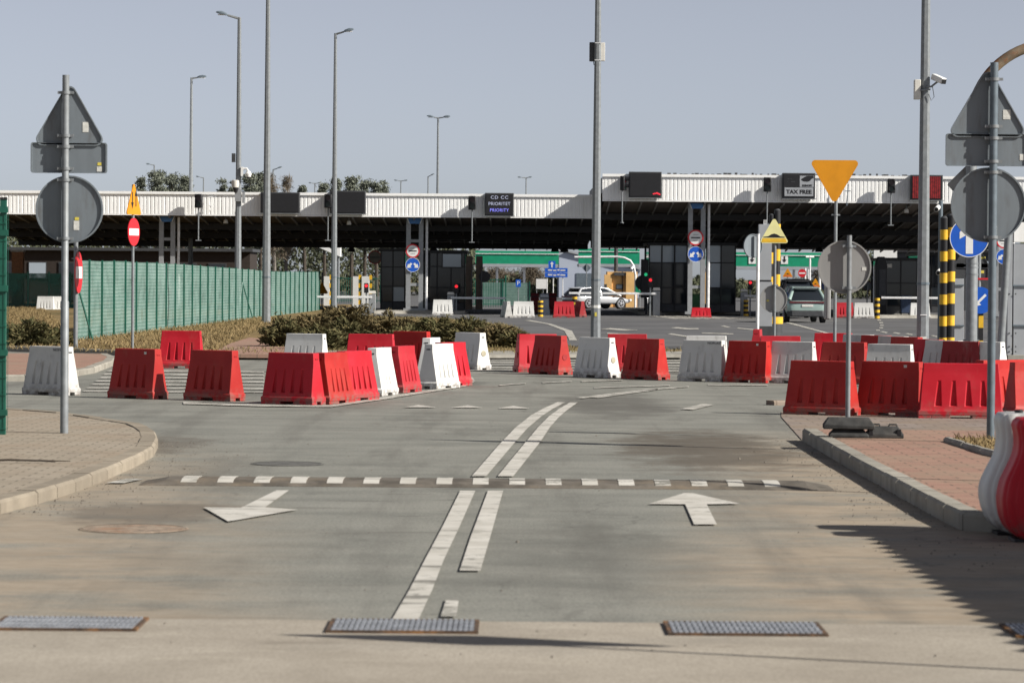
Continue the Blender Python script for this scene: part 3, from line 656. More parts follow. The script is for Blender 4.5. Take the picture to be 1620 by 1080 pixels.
def tree(px, top, Y, wpx, lab, kind='pine', group='pines beyond the canopy roof'):
    p = A(px, 440, Y); ztop = A(px, top, Y).z; rx = wpx / F * Y / 2
    rx *= 1.25 if kind == 'pine' else 1.1
    t = thing('pine_tree' if kind == 'pine' else 'bare_tree', lab, 'tree', (p.x, Y, -.05), rng.uniform(0, 6), group)
    mb = MB(); lean = rng.normal(scale=.25, size=2)
    mb.tube([(0, 0, 0), (lean[0] * .4, lean[1] * .4, ztop * .5), (lean[0], lean[1], ztop * .97)], [.20, .15, .03], 7)
    Ps, Ds = [], []; nc = 60 if kind == 'pine' else 70; cb = ztop * (.42 if kind == 'pine' else .3)
    for i in range(nc):
        f = rng.uniform(0, 1); z = cb + (ztop - cb) * f; rr = rx * (1 - .72 * f ** 1.6) * rng.uniform(.25, 1.05); az = rng.uniform(0, 2 * PI)
        c = np.array([lean[0] * z / ztop + rr * math.cos(az), lean[1] * z / ztop + rr * math.sin(az), z + rng.normal(scale=.15)])
        if i % 3 == 0: mb.tube([(lean[0] * z / ztop * .9, lean[1] * z / ztop * .9, z - .6), tuple(c)], [.05, .012], 4)
        m_ = 150 if kind == 'pine' else 40; s_ = rx * rng.uniform(.16, .3)
        Ps.append(c + rng.normal(scale=(s_, s_, s_ * .62), size=(m_, 3))); d = rng.normal(size=(m_, 3)); d[:, 2] = abs(d[:, 2]) + .3; Ds.append(unit(d))
    mb.build('trunk', 'bark' if kind == 'pine' else 'bark_grey', t)
    P = np.concatenate(Ps); D = np.concatenate(Ds); n = len(P)
    if kind == 'pine': cards('crown', P, D, rng.uniform(.13, .32, n), rng.uniform(.06, .15, n), 'pine', t)
    else: cards('crown', P, D, rng.uniform(.35, .9, n), rng.uniform(.03, .07, n), 'hazel', t)
T = [(222, 285, 320, 22, 'pine at the left end of the row above the roof'), (247, 276, 315, 34, 'round topped pine right beside the small lamp above the roof'), (270, 279, 322, 32, 'pine in the left clump, between two lamp posts'), (288, 280, 318, 26, 'pine just left of the slim lamp post at the left clump'),
     (352, 288, 330, 22, 'small pine left of the camera mast'), (366, 285, 318, 18, 'slender pine touching the camera mast'), (396, 273, 312, 30, 'pine right of the white dome camera'), (412, 280, 320, 24, 'pine just left of the tall bare mast'),
     (483, 293, 330, 14, 'tiny lone pine top showing between the two dark displays'), (514, 292, 325, 20, 'small pine left of the second dark display'), (528, 284, 322, 20, 'pine behind the slim lamp post over the second display'),
     (556, 284, 315, 30, 'tallest pine over the second dark display'), (577, 289, 320, 26, 'pine right of the tallest one over the second display'), (596, 289, 318, 26, 'pine near the right end of the row over the roof'), (613, 293, 324, 18, 'last low pine at the right end of the row')]
for x, y, Y, wd, lab in T: tree(x, y, Y, wd, lab)
tree(436, 277, 316, 30, 'brown leafless tree right of the tall bare mast above the roof', 'bare', 'leafless trees beyond the canopy'); tree(452, 282, 322, 28, 'brown leafless tree left of the first dark display', 'bare', 'leafless trees beyond the canopy')
for x, y, lab in [(785, 428, 'grey leafless tree seen under the canopy left of the parking sign'), (842, 424, 'grey leafless tree behind the blank white board'), (812, 433, 'low grey leafless tree behind the parking sign'), (1310, 412, 'leafless tree right of the orange hump signs under the canopy')]:
    tree(x, y, 345, 46, lab, 'bare', 'leafless trees beyond the canopy')
# far wood seen below the roof: one mass
n = 60000; pxs = rng.uniform(-60, 1680, n); Ys = rng.uniform(335, 375, n)
tops = np.interp(pxs, [-60, 300, 480, 600, 700, 745, 765, 900, 1280, 1330, 1680], [8, 9, 10, 10, 9, 7, 2.4, 2.0, 2.2, 5, 6])
tops *= .8 + .2 * np.sin(pxs * .11) + .12 * np.sin(pxs * .37 + 1)
P = np.stack([(pxs - CX) / F * Ys, Ys, rng.uniform(0, 1, n) ** .8 * tops], 1); D = rng.normal(size=(n, 3)); D[:, 2] += .6
far = cards('far_wood', P, unit(D), rng.uniform(.4, .9, n), rng.uniform(.10, .28, n), 'wood')
stuff(far, 'dull green and brown wood far beyond the canopy', 'wood')
# ================================================================== WATER-FILLED BARRIERS
import bmesh
LV = [(.05, .475, .200), (.112, .475, .200), (.130, .455, .186), ('v1', 0, 0), ('v2', 0, 0), (.655, .425, .088), (.685, .42, .084), (.80, .415, .080)]
def lv(i):
    z, a, b = LV[i]
    if z == 'v1': t = .10
    elif z == 'v2': t = .80
    else: return z, a, b
    f = lambda p, q: p + (q - p) * t
    return f(.130, .655), f(.455, .425), f(.186, .088)
GC = (-.56, -.19, .18, .55)
def ub(i):
    h = .088 if i <= 3 else .040
    u = [-1]
    for c in GC: u += [c - h, c + h]
    return u + [1]
def barrier_mesh(m):
    mb = MB(); n = len(LV); k = 10
    def ring(i, s):
        z, hx, hy = lv(i); return [(u * hx * 1.0, s * hy, z) for u in ub(i)]
    for s in (-1, 1):
        rows = [ring(i, s) for i in range(n)]
        for i in range(n - 1):
            for c in range(k - 1):
                q = [rows[i][c], rows[i][c + 1], rows[i + 1][c + 1], rows[i + 1][c]]
                if i == 3 and c % 2 == 1:
                    d0, d1 = .050, .012
                    g = [(q[0][0] + .012, q[0][1] - s * d0, q[0][2] + .012), (q[1][0] - .012, q[1][1] - s * d0, q[1][2] + .012), (q[2][0] - .004, q[2][1] - s * d1, q[2][2] - .01), (q[3][0] + .004, q[3][1] - s * d1, q[3][2] - .01)]
                    fs = [g, [q[0], q[1], g[1], g[0]], [q[1], q[2], g[2], g[1]], [q[2], q[3], g[3], g[2]], [q[3], q[0], g[0], g[3]]]
                else: fs = [q]
                for f in fs: mb.add(f if s < 0 else f[::-1], [(0, 1, 2, 3)])
    for i in range(n - 1):
        (z0, a0, b0), (z1, a1, b1) = lv(i), lv(i + 1)
        mb.add([(a0, -b0, z0), (a0, b0, z0), (a1, b1, z1), (a1, -b1, z1)], [(0, 1, 2, 3)])
        mb.add([(-a0, b0, z0), (-a0, -b0, z0), (-a1, -b1, z1), (-a1, b1, z1)], [(0, 1, 2, 3)])
    t0, t1 = ring(n - 1, -1), ring(n - 1, 1)
    for c in range(k - 1): mb.add([t0[c], t0[c + 1], t1[c + 1], t1[c]], [(0, 1, 2, 3)])
    t0, t1 = ring(0, -1), ring(0, 1)
    for c in range(k - 1): mb.add([t0[c], t1[c], t1[c + 1], t0[c + 1]], [(0, 1, 2, 3)])
    o = mb.build('body', m, smooth=0)
    bm = bmesh.new(); bm.from_mesh(o.data); bmesh.ops.remove_doubles(bm, verts=bm.verts, dist=.0006)
    for b_ in (((.225, 0), (.21, .39)), ((-.225, 0), (.21, .39)), ((.402, .125), (.144, .14)), ((.402, -.125), (.144, .14)), ((-.402, .125), (.144, .14)), ((-.402, -.125), (.144, .14))):
        r_ = bmesh.ops.create_cube(bm, size=1); 
        for v in r_['verts']: v.co = (v.co.x * b_[1][0] + b_[0][0], v.co.y * b_[1][1] + b_[0][1], v.co.z * .052 + .026)
    bm.to_mesh(o.data); bm.free()
    o.data.shade_smooth(); o.data.set_sharp_from_angle(angle=R(28))
    b = o.modifiers.new('bevel', 'BEVEL'); b.width = .011; b.segments = 2; b.limit_method = 'ANGLE'; b.angle_limit = R(28); b.harden_normals = False
    return o
BODY = {}
def part_proto(key):
    if key in BODY: return BODY[key]
    kind, m = key
    if kind == 'body': o = barrier_mesh(m)
    elif kind == 'slot_shade':
        mb = MB()
        for s in (-1, 1): mb.box((s * .4145, 0, .705), (.018, .075, .024))  # raised dark boxes stand in for the shade inside the handle recesses
        o = mb.build('slot_shade', m, smooth=0)
    elif kind == 'plug':
        mb = MB(); P = circ(.062, 24); mb.add([(y, x, z) for x, y, z in [(p[0], 0, p[1]) for p in P]] + [(.012, p[0], p[1]) for p in P], [tuple(range(23, -1, -1)), tuple(range(24, 48))] + [(i, (i + 1) % 24, (i + 1) % 24 + 24, i + 24) for i in range(24)])
        o = mb.build('plug', m, smooth=0)
    elif kind == 'sticker':
        mb = MB(); mb.box((.22, -.0815, .735), (.045, .006, .04)); o = mb.build('sticker', m, smooth=0)
    elif kind == 'lettering':
        o = text_mesh('NOPLAST', .062, 'lettering', m, None, (.27, -.086, .745), 1.15, 1, .001)
    BODY[key] = o; o['used'] = 0; return o
def part(key, parent, loc=None, rot=None):
    p = part_proto(key)
    if p['used']: q = p.copy(); C.objects.link(q)
    else: q = p; p['used'] = 1
    q.parent = parent
    if loc: q.location = loc
    if rot: q.rotation_euler = rot
    return q
def barrier(xc, yb, yaw, col, lab, opt='', sx=1.0, zoff=0.0, hide_yc=None, sc=1.0):
    a = R(yaw); p = G(xc, yb, zoff); hd = (.475 * sx * abs(math.sin(a)) + .2 * abs(math.cos(a))) * sc
    d = ray(xc, yb); Y = p.y + hd; x = d.x / d.y * Y
    t = thing('water_barrier', lab, 'road barrier', (x, Y, zoff), a, 'red and white water filled barriers')
    t.scale = (sx * sc, sc, sc)
    part(('body', 'pl_' + col), t); dk = 'plug_red' if 'red' in col or 'orange' in col else 'darkgrey'
    part(('slot_shade', dk), t)
    sgn = -1 if 'L' in opt else 1
    if 'P' in opt:
        q = part(('plug', 'plug_beige' if 'white' in col else 'plug_red'), t, (sgn * .4405, 0, .36), (0, -sgn * math.atan(.03 / .525), 0) if sgn > 0 else (0, 0, PI))
    if 'S' in opt: part(('sticker', 'sticker'), t)
    if 'T' in opt: part(('lettering', 'black'), t)
    return t
B = [
 (81, 626, -35, 'white_dirty', 'scuffed white barrier behind the left grey sign pole', 'T'),
 (218, 631.5, -33, 'orange', 'red barrier with a small white sticker, first one right of the left sign pole', 'S'),
 (287, 583, -7, 'red', 'bright red barrier with deep grooves standing back on the striped crossing', ''),
 (339, 635, -33, 'orange', 'plain red barrier standing alone between the stickered one and the wide crimson one', ''),
 (464, 641, -29, 'red', 'wide crimson barrier at the front corner of the left group', ''),
 (524, 640, 68, 'orange', 'narrow turned orange-red barrier tucked right beside the wide crimson one', ''),
 (560, 635.5, 62, 'red', 'turned red barrier with four slim grooves, left of the white one with a plug', ''),
 (484, 590, -22, 'white', 'white barrier half hidden behind the wide crimson barrier', ''),
 (587, 590, -10, 'red', 'long red barrier behind the turned ones, its grooves just showing', '', 1.12),
 (600, 627, 75, 'white', 'white barrier seen end-on with a beige round plug', 'PL'),
 (636, 622, 72, 'red', 'red barrier seen end-on with a dark round plug', 'PL'),
 (651, 583, -27, 'orange', 'dull red barrier standing tallest behind the left group, against the junipers', ''),
 (682, 600, 78, 'white', 'white barrier peeking out behind the grooved white one', 'L'),
 (694, 616, 65, 'white', 'white barrier with bright grooves at the right end of the left group', ''),
 (712, 612, 60, 'red', 'red barrier of which only a sliver shows right of the grooved white one', ''),
 (744, 586, -50, 'white', 'white barrier with beige plug standing alone in front of the junipers', 'P'),
 (849, 589, 18, 'red', 'light red barrier left of the dark one, its plugged end turned left', 'PL'),
 (871, 593, -50, 'orange', 'dark red barrier with a round plug hole on its lit end, in the centre', 'P'),
 (944, 598, -44, 'white', 'white barrier with a beige plug at the foot of the tall central mast', 'P'),
 (992, 588, -3, 'red', 'red barrier half hidden behind the dull red one right of the central mast', ''),
 (1021, 601, -43, 'orange', 'dull red barrier with a lit right end, right of the central mast', ''),
 (1117, 592, -8, 'white', 'bright white barrier rising behind the grey-shaded lettered one', ''),
 (1113, 604, -28, 'white', 'white barrier with black lettering at its upper right corner', 'T'),
 (1185, 606, -33, 'orange', 'dull red barrier with a white sticker between two white barriers', 'S'),
 (1198, 575, 82, 'red', 'small red barrier seen end-on beneath the grey cabinet column', ''),
 (1234, 592, 0, 'red', 'bright red barrier standing below the striped bollard post', ''),
 (1255, 607, -26, 'white', 'shaded white barrier right of the stickered dull red one', ''),
 (1318, 584, -10, 'red', 'red barrier behind the yield sign post, second row', '', 1.0),
 (1336, 608, -27, 'orange', 'dull red barrier directly behind the yield sign post', '', 1.03),
 (1300, 658.5, -29, 'orange', 'large red barrier crossed by the post of the rubber-footed sign', '', 1.14),
 (1408, 613, -24, 'white', 'shaded white barrier left of the tall right mast', '', 1.0),
 (1411, 659.5, -30, 'orange', 'large dull red barrier with a white sticker, middle of the front right row', 'S', 1.10),
 (1519, 663, -4, 'red', 'large crimson barrier with deep grooves, in front of the thick pole', '', 1.30),
 (1584, 655, 42, 'orange', 'orange-red barrier behind the right grey sign post', '', 1.25),
 (1358, 588, -45, 'white_dirty', 'stained white barrier, first of the back row right of the yield sign', '', .9),
 (1386, 590, -48, 'orange', 'red barrier second in the back row, between two stained white ones', '', .9),
 (1413, 592, -50, 'white_dirty', 'stained white barrier third in the back row by the right mast', '', .9),
 (1434, 594, -48, 'orange', 'red barrier fourth in the back row, touching the right mast', '', .9),
 (1470, 600, -55, 'red', 'red barrier of which a thin lit end shows right of the tall right mast', '', .9),
 (1493, 603, -46, 'white', 'blue-grey shaded white barrier in front of the striped double post', '', 1.0),
 (1522, 605, -35, 'darkred', 'faded dull red barrier behind the thick grey pole', '', .95),
 (1559, 606, -42, 'white', 'white barrier right of the thick grey pole', '', .95),
 (1640, 660, 20, 'orange', 'red barrier cut off by the right edge of the frame', ''),
 # around the booths, far off
 (700, 498.5, 4, 'white', 'white barrier in front of the dark booth left of the boom', '', 1.15),
 (801, 502.5, -75, 'white_dirty', 'white barrier turned end-on beside the front-facing white one at the open lane', '', 1.0),
 (828, 502.5, 3, 'white', 'white barrier with dark grooves left of a striped bollard at the open lane', '', 1.15),
 (892, 502.5, 3, 'red', 'bright red barrier with grooves right of a striped bollard, by the silver car', '', 1.15),
 (917, 501.5, -70, 'darkred', 'dark maroon barrier turned away behind the bright red one', ''),
 (1109, 502.5, 2, 'red', 'low red barrier before the right pair of grey columns', '', 1.75, 0.0, None, .64),
 (1336, 503, 3, 'red', 'red barrier beside the rear of the pale green car', '', 1.0),
 (1366, 503.5, 2, 'white', 'white barrier left of the tallest striped bollard', '', 1.15),
 (1455, 503.5, 2, 'white', 'white barrier behind the tall right mast near the dark booth', '', 1.15),
 (72, 493, -4, 'white', 'left of two white barriers behind the chain-link fence', '', 1.0), (88, 493, 4, 'white', 'right of two white barriers behind the chain-link fence', '', 1.0),
]
for b in B: barrier(*b)

# striped barrier blocks (grey and maroon) far behind the open lane
for i, (px, py, col, lab) in enumerate([(846, 494, 'darkred', 'maroon block left in the grey and maroon row behind the open lane'), (862, 494, 'grey', 'grey block in the middle of the grey and maroon row'), (874, 494, 'darkred', 'maroon block in front of the blue guide signs'), (861, 498, 'grey', 'grey low block standing in front of the grey and maroon row')]):
    p = G(px, py); t = thing('lane_block', lab, 'barrier block', (p.x, p.y, 0), 0, 'grey and maroon lane blocks')
    mb = MB(); mb.loft([[(x, y, z) for x, y in ((-hx, -hy), (hx, -hy), (hx, hy), (-hx, hy))] for z, hx, hy in ((0, .30, .2), (.18, .30, .2), (.3, .25, .13), (1.05, .22, .1), (1.1, .2, .08))])
    mb.build('body', 'pl_darkred' if col == 'darkred' else 'panelgrey', t, bevel=.02)
    mb = MB(); mb.box((0, -.135, .9), (.5, .02, .05)); mb.build('link_bar', 'darkgrey', t)

# near wavy barriers at the right edge
def wavy(xc, yb, pts, m, lab, zoff, nrib):
    p = G(xc, yb, zoff); k = F / p.y
    t = thing('wavy_barrier', lab, 'road barrier', (p.x, p.y + .3, zoff), 0, 'wavy plastic barriers at the right edge')
    ys = [q[1] for q in pts]; ws = [(xc - q[0]) / k for q in pts]; zs = [(yb - y) / k for y in ys]
    zz = np.linspace(min(zs), max(zs), 34); ww = np.interp(zz, zs[::-1], ws[::-1]); wm = max(ws)
    # soften
    for _ in range(2): ww[1:-1] = (ww[:-2] + 2 * ww[1:-1] + ww[2:]) / 4
    mb = MB(); secs = []; n = 96
    for z, q in zip(zz, ww):
        sec = []
        for i in range(n):
            a = 2 * PI * i / n; c, s_ = math.cos(a), math.sin(a); e = .42
            rib = 1 - .035 * (0.5 + .5 * math.cos(nrib * a)) ** 3
            sec.append((math.copysign(abs(c) ** e, c) * q * rib, math.copysign(abs(s_) ** e, s_) * (.30 * (.45 + .55 * q / wm)) * rib, z))
        secs.append(sec)
    mb.loft(secs); mb.build('body', m, t, smooth=60)
    mb = MB(); mb.box((-(wm * .5), 0, .0), (wm * .5, .34, .05)); mb.build('foot', 'black', t)
    mb = MB(); mb.tube([(-wm * .35, -.0, zz[-1] - .01), (-wm * .35, 0, zz[-1] + .025)], .035, 14); mb.build('filler_cap', 'black', t)
Wp = [(1588, 655), (1582, 657), (1580, 664), (1583, 673), (1586, 695), (1583, 720), (1569, 747), (1560, 767), (1558, 784), (1561, 804), (1569, 824), (1578, 836), (1593, 845), (1600, 848)]
Rp = [(1618, 663), (1610, 665), (1607, 670), (1612, 680), (1615, 700), (1613, 720), (1604, 740), (1592, 764), (1587, 791), (1590, 818), (1599, 840), (1613, 852), (1619, 855)]
wavy(1652, 849, Wp, 'pl_white', 'big curvy white barrier behind the red one at the right edge', 0, 10)
wavy(1676, 860, Rp, plastic('glossy_red_plastic', (.50, .008, .02), (.54, .015, .03), (.4, .04, .05), .2), 'big curvy red barrier in front of the white one at the right edge', 0, 14)

# ================================================================== SIGNS AND POSTS
def plate(t, name, P, loc, yaw, front, back, view, rim=True, thick=.02, rim_m=None):
    """sign plate; local -Y faces the camera side"""
    mb = MB(); mb.prism(P, -thick / 2, thick / 2)
    o = mb.build(name, front if view == 'front' else back, t, smooth=40, loc=loc); o.rotation_euler = (0, 0, R(yaw))
    if rim and view == 'back':
        c = (sum(p[0] for p in P) / len(P), sum(p[1] for p in P) / len(P)); wdt = max(p[0] for p in P) - min(p[0] for p in P)
        mb = MB(); mb.ring(P, scalep(P, 1 - .035 / wdt, *c), -thick / 2 - .022, -thick / 2 - .001); mb.build('rim', back, o, smooth=40)
    return o
def deco(o, name, poly, m, lift=.004, y=None):
    mb = MB(); y0 = -.01 - lift if y is None else y; mb.prism(poly, y0, y0 + .0035); return mb.build(name, m, o, smooth=0)
def clamp(t, z, r, yb):
    mb = MB(); mb.tube([(0, 0, z - .018), (0, 0, z + .018)], r + .012, 12)
    for s in (-1, 1): mb.box((s * (r + .03), 0, z), (.05, .022, .032))
    mb.box((0, yb, z), (.14, .03, .03)); return mb.build('clamp', 'galv', t)
def post(t, z0, z1, r, m='galv', n=14, joint=None):
    mb = MB()
    if joint: mb.tube([(0, 0, z0), (0, 0, joint), (0, 0, joint + .01), (0, 0, z1)], [r * 1.18, r * 1.18, r, r], n)
    else: mb.tube([(0, 0, z0), (0, 0, z1)], r, n)
    return mb.build('post', m, t, smooth=50)
def sg(base, z0=0.0, Y=None):
    return G(base[0], base[1], z0) if Y is None else Vector((A(base[0], base[1], Y).x, Y, z0))
def loc_z(px, py, p): q = A(px, py, p.y); return q.x - p.x, q.z - p.z

# left three-plate sign seen from behind
def triple(base, z0, ytop, r, lab, tc, rc, cc, twm, rw, rh, cd, joint, m, sb):
    p = G(*base, z0); t = thing('sign_post', lab, 'road sign', p, 0, 'three plate signs seen from behind'); zt = loc_z(tc[0], ytop, p)[1]
    post(t, -.1, zt, r, m, joint=joint); yo = r + .035; out = []
    for nm, P, c in (('triangular_plate', tri(twm, .075), tc), ('rectangular_plate', rect(rw, rh, .03), rc), ('round_plate', circ(cd / 2, 56), cc)):
        x, z = loc_z(*c, p); o = plate(t, nm, P, (x, yo, z), 0, sb, sb, 'back'); out.append(o)
        hh = max(q[1] for q in P) - min(q[1] for q in P)
        for s in (.36, -.36):
            clamp(t, z + hh * s * (1.2 if nm == 'round_plate' else 1) + (.0 if nm != 'triangular_plate' else -.02), r, r + .012)
    return t, out
t, o = triple((101.5, 684), .12, 119, .041, 'grey sign post at the left with triangle, oblong and disc seen from behind', (109, 178), (108, 249.5), (108.5, 331), .90, .905, .36, .80, 1.55, 'galv', 'signback')
deco(o[0], 'sticker', rect(.07, .12, .004, .19, -.17), 'sticker'); deco(o[1], 'sticker', rect(.06, .06, .004, .36, -.13), 'sticker'); deco(o[1], 'sticker', rect(.045, .035, .004, .36, -.07), 'sticker_yellow')
deco(o[2], 'sticker', rect(.065, .11, .004, .085, -.19), 'sticker'); deco(o[2], 'sticker', rect(.05, .035, .004, .09, -.11), 'sticker_yellow')
t, o = triple((1567, 692), .20, 99, .046, 'blue-grey sign post at the right with triangle, oblong and disc seen from behind', (1564, 160), (1563, 237), (1565, 324), .95, .95, .37, .86, None, 'galv_dark', 'signback')
deco(o[0], 'sticker', rect(.085, .11, .004, .22, -.15), 'sticker'); deco(o[1], 'sticker', rect(.05, .07, .004, .40, -.08), 'sticker'); deco(o[2], 'sticker', rect(.06, .1, .004, .07, -.29), 'sticker')

# no entry sign edge-on at the lawn, and the orange two-way sign with a no entry disc
p = G(119.5, 551, .12); t = thing('sign_post', 'no entry sign turned almost edge-on beside the green netting fence', 'road sign', p)
post(t, -.1, loc_z(120, 372, p)[1], .055, 'galv'); x, z = loc_z(121, 431, p)
o = plate(t, 'round_plate', circ(.52, 48), (.07, -.02, z), 87, 'red', 'signback', 'front'); deco(o, 'white_bar', rect(.86, .30, .01), 'white'); clamp(t, z + .35, .055, .0)
p = G(209.5, 553, .12); k = F / p.y; t = thing('sign_post', 'slim post carrying an orange two-way triangle above a small no entry disc', 'road sign', p)
post(t, -.1, loc_z(206, 292, p)[1], .035, 'galv'); x, z = loc_z(208, 314, p)
o = plate(t, 'orange_triangle', tri(.93, .05), (.02, -.05, z), 73, 'orange', 'signback', 'front')
for s, dz in ((-1, 1), (1, -1)):
    u = .11 * s; P = [(u - .025, -.20), (u + .025, -.20), (u + .025, .06), (u + .08, .06), (u, .22), (u - .08, .06), (u - .025, .06)]
    if dz > 0: P = [(2 * u - a, -b - .04) for a, b in P]
    deco(o, 'arrow', P, 'black')
x, z = loc_z(208, 367, p); o = plate(t, 'round_plate', circ(.345, 40), (.02, -.05, z), 72, 'red', 'signback', 'front'); deco(o, 'white_bar', rect(.56, .17, .01), 'white')

# rubber footed sign (right), yield sign, hump sign
p = G(1341, 676, .15); t = thing('sign_post', 'thin post with a round sign seen from behind, standing in a rubber foot', 'road sign', p)
post(t, .0, loc_z(1339, 372, p)[1], .030, 'galv'); x, z = loc_z(1338, 422.5, p)
o = plate(t, 'round_plate', circ(.335, 56), (x - .01, .07, z), 0, 'signback_light', 'signback_light', 'back'); deco(o, 'sticker', rect(.06, .045, .003, .25, -.02), 'sticker')
for q in (.26, -.26): clamp(t, z + q, .030, .03)
def rubber_foot(px, py, lab, stack):
    p = G(px, py, .144); t = thing('rubber_foot', lab, 'sign base', (p.x, p.y + .2, .144), R(-4), 'black rubber sign bases')
    def blk(z, w, h, yy=0):
        mb = MB(); mb.loft([[(x, y, zz) for x, y in ((-a, -b), (a, -b), (a, b), (-a, b))] for zz, a, b in ((z, w / 2, .20), (z + h * .35, w / 2, .20), (z + h, w / 2 - .06, .13))]); return mb
    if stack:
        mb = blk(0, .46, .10); mb.build('lower_block', 'rubber', t, bevel=.01)
        mb = blk(.102, .60, .13); mb.build('upper_block', 'rubber', t, bevel=.01)
    else:
        mb = blk(0, .44, .13); mb.build('block', 'rubber', t, bevel=.01)
        for s in (-1, 1):
            mb = MB(); mb.box((s * .165, -.165, .065), (.045, .07, .075)); mb.build('grip_shade', 'black', t)  # black box paints the shade of a grip recess
            mb = MB(); mb.tube([(s * .1 - .05, 0, .128), (s * .1 - .04, 0, .155), (s * .1 + .04, 0, .155), (s * .1 + .05, 0, .128)], .012, 6); mb.build('handle', 'rubber', t)
rubber_foot(1345, 692.5, 'pair of stacked black rubber blocks holding the thin sign post', True); rubber_foot(1402, 693, 'single black rubber block with grip slots lying beside the stacked pair', False)

p = G(1320, 590); t = thing('sign_post', 'large orange triangle pointing down on a grey post', 'road sign', p)
post(t, 0, loc_z(1320, 262, p)[1], .036, 'galv'); x, z = loc_z(1320, 289, p)
plate(t, 'orange_triangle', tri(1.10, .075, 0, True), (x, -.06, z), 0, 'orange', 'orange', 'front'); clamp(t, z - .3, .036, -.03); clamp(t, loc_z(1320, 340, p)[1], .036, 0)
# small cabinet plate strapped to that post, seen edge-on
mb = MB(); mb.box((-.16, .05, loc_z(1310, 470, p)[1]), (.10, .55, .95)); mb.build('side_plate', 'signback_light', t, bevel=.03)

p = G(1224.5, 570); t = thing('sign_post', 'post with a pale yellow speed hump triangle above a round sign seen from behind', 'road sign', p)
post(t, 0, loc_z(1224, 350, p)[1], .034, 'galv'); x, z = loc_z(1224.5, 364, p)
o = plate(t, 'hump_triangle', tri(.74, .05), (x, -.055, z), 0, 'yellow_pale', 'signback', 'front')
P0 = tri(.62, .05); 
deco(o, 'hump', [(-.26, -.185), (.26, -.185), (.26, -.165), (.15, -.155), (.07, -.105), (.0, -.085), (-.07, -.105), (-.15, -.155), (-.26, -.165)], 'black', .005)
deco(o, 'lower_band', [(-.31, -.30), (.31, -.30), (.28, -.205), (-.28, -.205)], 'yellow', .004)
x, z = loc_z(1224, 473, p); o = plate(t, 'round_plate', circ(.335, 48), (x, .06, z), 0, 'signback_light', 'signback_light', 'back'); deco(o, 'sticker', rect(.06, .04, .003, -.14, -.04), 'sticker_yellow')
clamp(t, z + .34, .034, .02); clamp(t, z - .3, .034, .02)

# grey column with cabinet, round sign back and striped posts (centre right)
p = Vector((A(1210, 545, 92).x, 92.0, 0)); t = thing('cabinet_column', 'grey steel cabinet column with two thin aerials behind the hump sign', 'control column', p)
def bx(t, name, px0, px1, py0, py1, p, dep, m, dy=0, bevel=.006):
    a = A(px0, py1, p.y + dy); b = A(px1, py0, p.y + dy); mb = MB()
    mb.box(((a.x + b.x) / 2 - p.x, dy + dep / 2, (a.z + b.z) / 2 - p.z), (abs(b.x - a.x), dep, abs(b.z - a.z))); return mb.build(name, m, t, smooth=0, bevel=bevel)
bx(t, 'upper_cabinet', 1200, 1221, 355, 443, p, .3, 'panelgrey'); bx(t, 'lower_cabinet', 1199, 1222, 446, 516, p, .3, 'panelgrey', -.004); bx(t, 'plinth', 1199, 1224, 516, 552, p, .4, 'darkgrey')
bx(t, 'joint', 1201, 1220, 442.5, 446.5, p, .26, 'darkgrey', .02)
mb = MB()
for px in (1209, 1212): x, z = loc_z(px, 352, p); mb.tube([(x, .1, z - .3), (x, .1, z + .08)], .012, 6)
mb.build('aerial', 'pipe_white', t)
p = Vector((A(1198, 545, 88).x, 88.0, 0)); t = thing('sign_post', 'slim pale post with a round sign seen from behind, left of the grey cabinet column', 'road sign', p)
post(t, 0, loc_z(1198, 370, p)[1], .045, 'pipe_white'); x, z = loc_z(1191, 389, p); o = plate(t, 'round_plate', circ(.32, 40), (x, .07, z), 35, 'signback', 'signback', 'back')
def striped_post(px, ytop, ybase, Y, r, lab, n, y_from=0.0, group='black and yellow striped posts'):
    p = Vector((A(px, ybase, Y).x, Y, 0)); zt = loc_z(px, ytop, p)[1]; t = thing('striped_post', lab, 'striped post', p, 0, group)
    post(t, 0, zt, r, 'black', 16); mb = MB(); st = (zt - y_from) / n
    for i in range(n):
        if i % 2 == 0: continue
        mb.tube([(0, 0, y_from + i * st), (0, 0, y_from + (i + .92) * st)], r + .004, 16)
    mb.build('stripes', 'yellow', t); mb = MB(); mb.tube([(0, 0, zt), (0, 0, zt + r * .5)], [r, r * .5], 16); mb.build('cap', 'darkgrey', t)
striped_post(1219, 340, 530, 94, .075, 'left of two striped posts behind the speed hump sign', 11); striped_post(1228, 333, 530, 94, .095, 'right of two striped posts behind the speed hump sign', 11)
striped_post(1492, 345, 560, 84, .105, 'left of the two tall striped posts beside the tall right mast', 13); striped_post(1503, 341, 560, 84, .105, 'right of the two tall striped posts beside the tall right mast', 13)
p = Vector((A(1223, 545, 93.2).x, 93.2, 0)); t = thing('striped_post', 'thick striped bollard under the round sign behind the red barriers', 'striped post', p)
post(t, 0, loc_z(1222, 500, p)[1], .27, 'darkgrey', 20); mb = MB(); a, b = loc_z(1222, 512, p)[1], loc_z(1222, 501, p)[1]; mb.tube([(0, 0, a), (0, 0, b)], .275, 20); mb.tube([(0, 0, .22), (0, 0, .36)], .275, 20); mb.build('stripes', 'yellow', t)
p = Vector((A(1547, 575, 82).x, 82., 0)); t = thing('sign_post', 'thin striped post with blue round arrow sign and grey sign backs behind the thick pole', 'road sign', p)
post(t, 0, loc_z(1546, 388, p)[1], .055, 'galv', 12); mb = MB()
for i in range(3): mb.box((.06, -.0, .35 + i * .62), (.12, .13, .30))
mb.build('yellow_band', 'yellow', t); mb = MB(); mb.box((.06, 0, .95), (.11, .12, 1.75)); mb.build('band_backing', 'black', t)
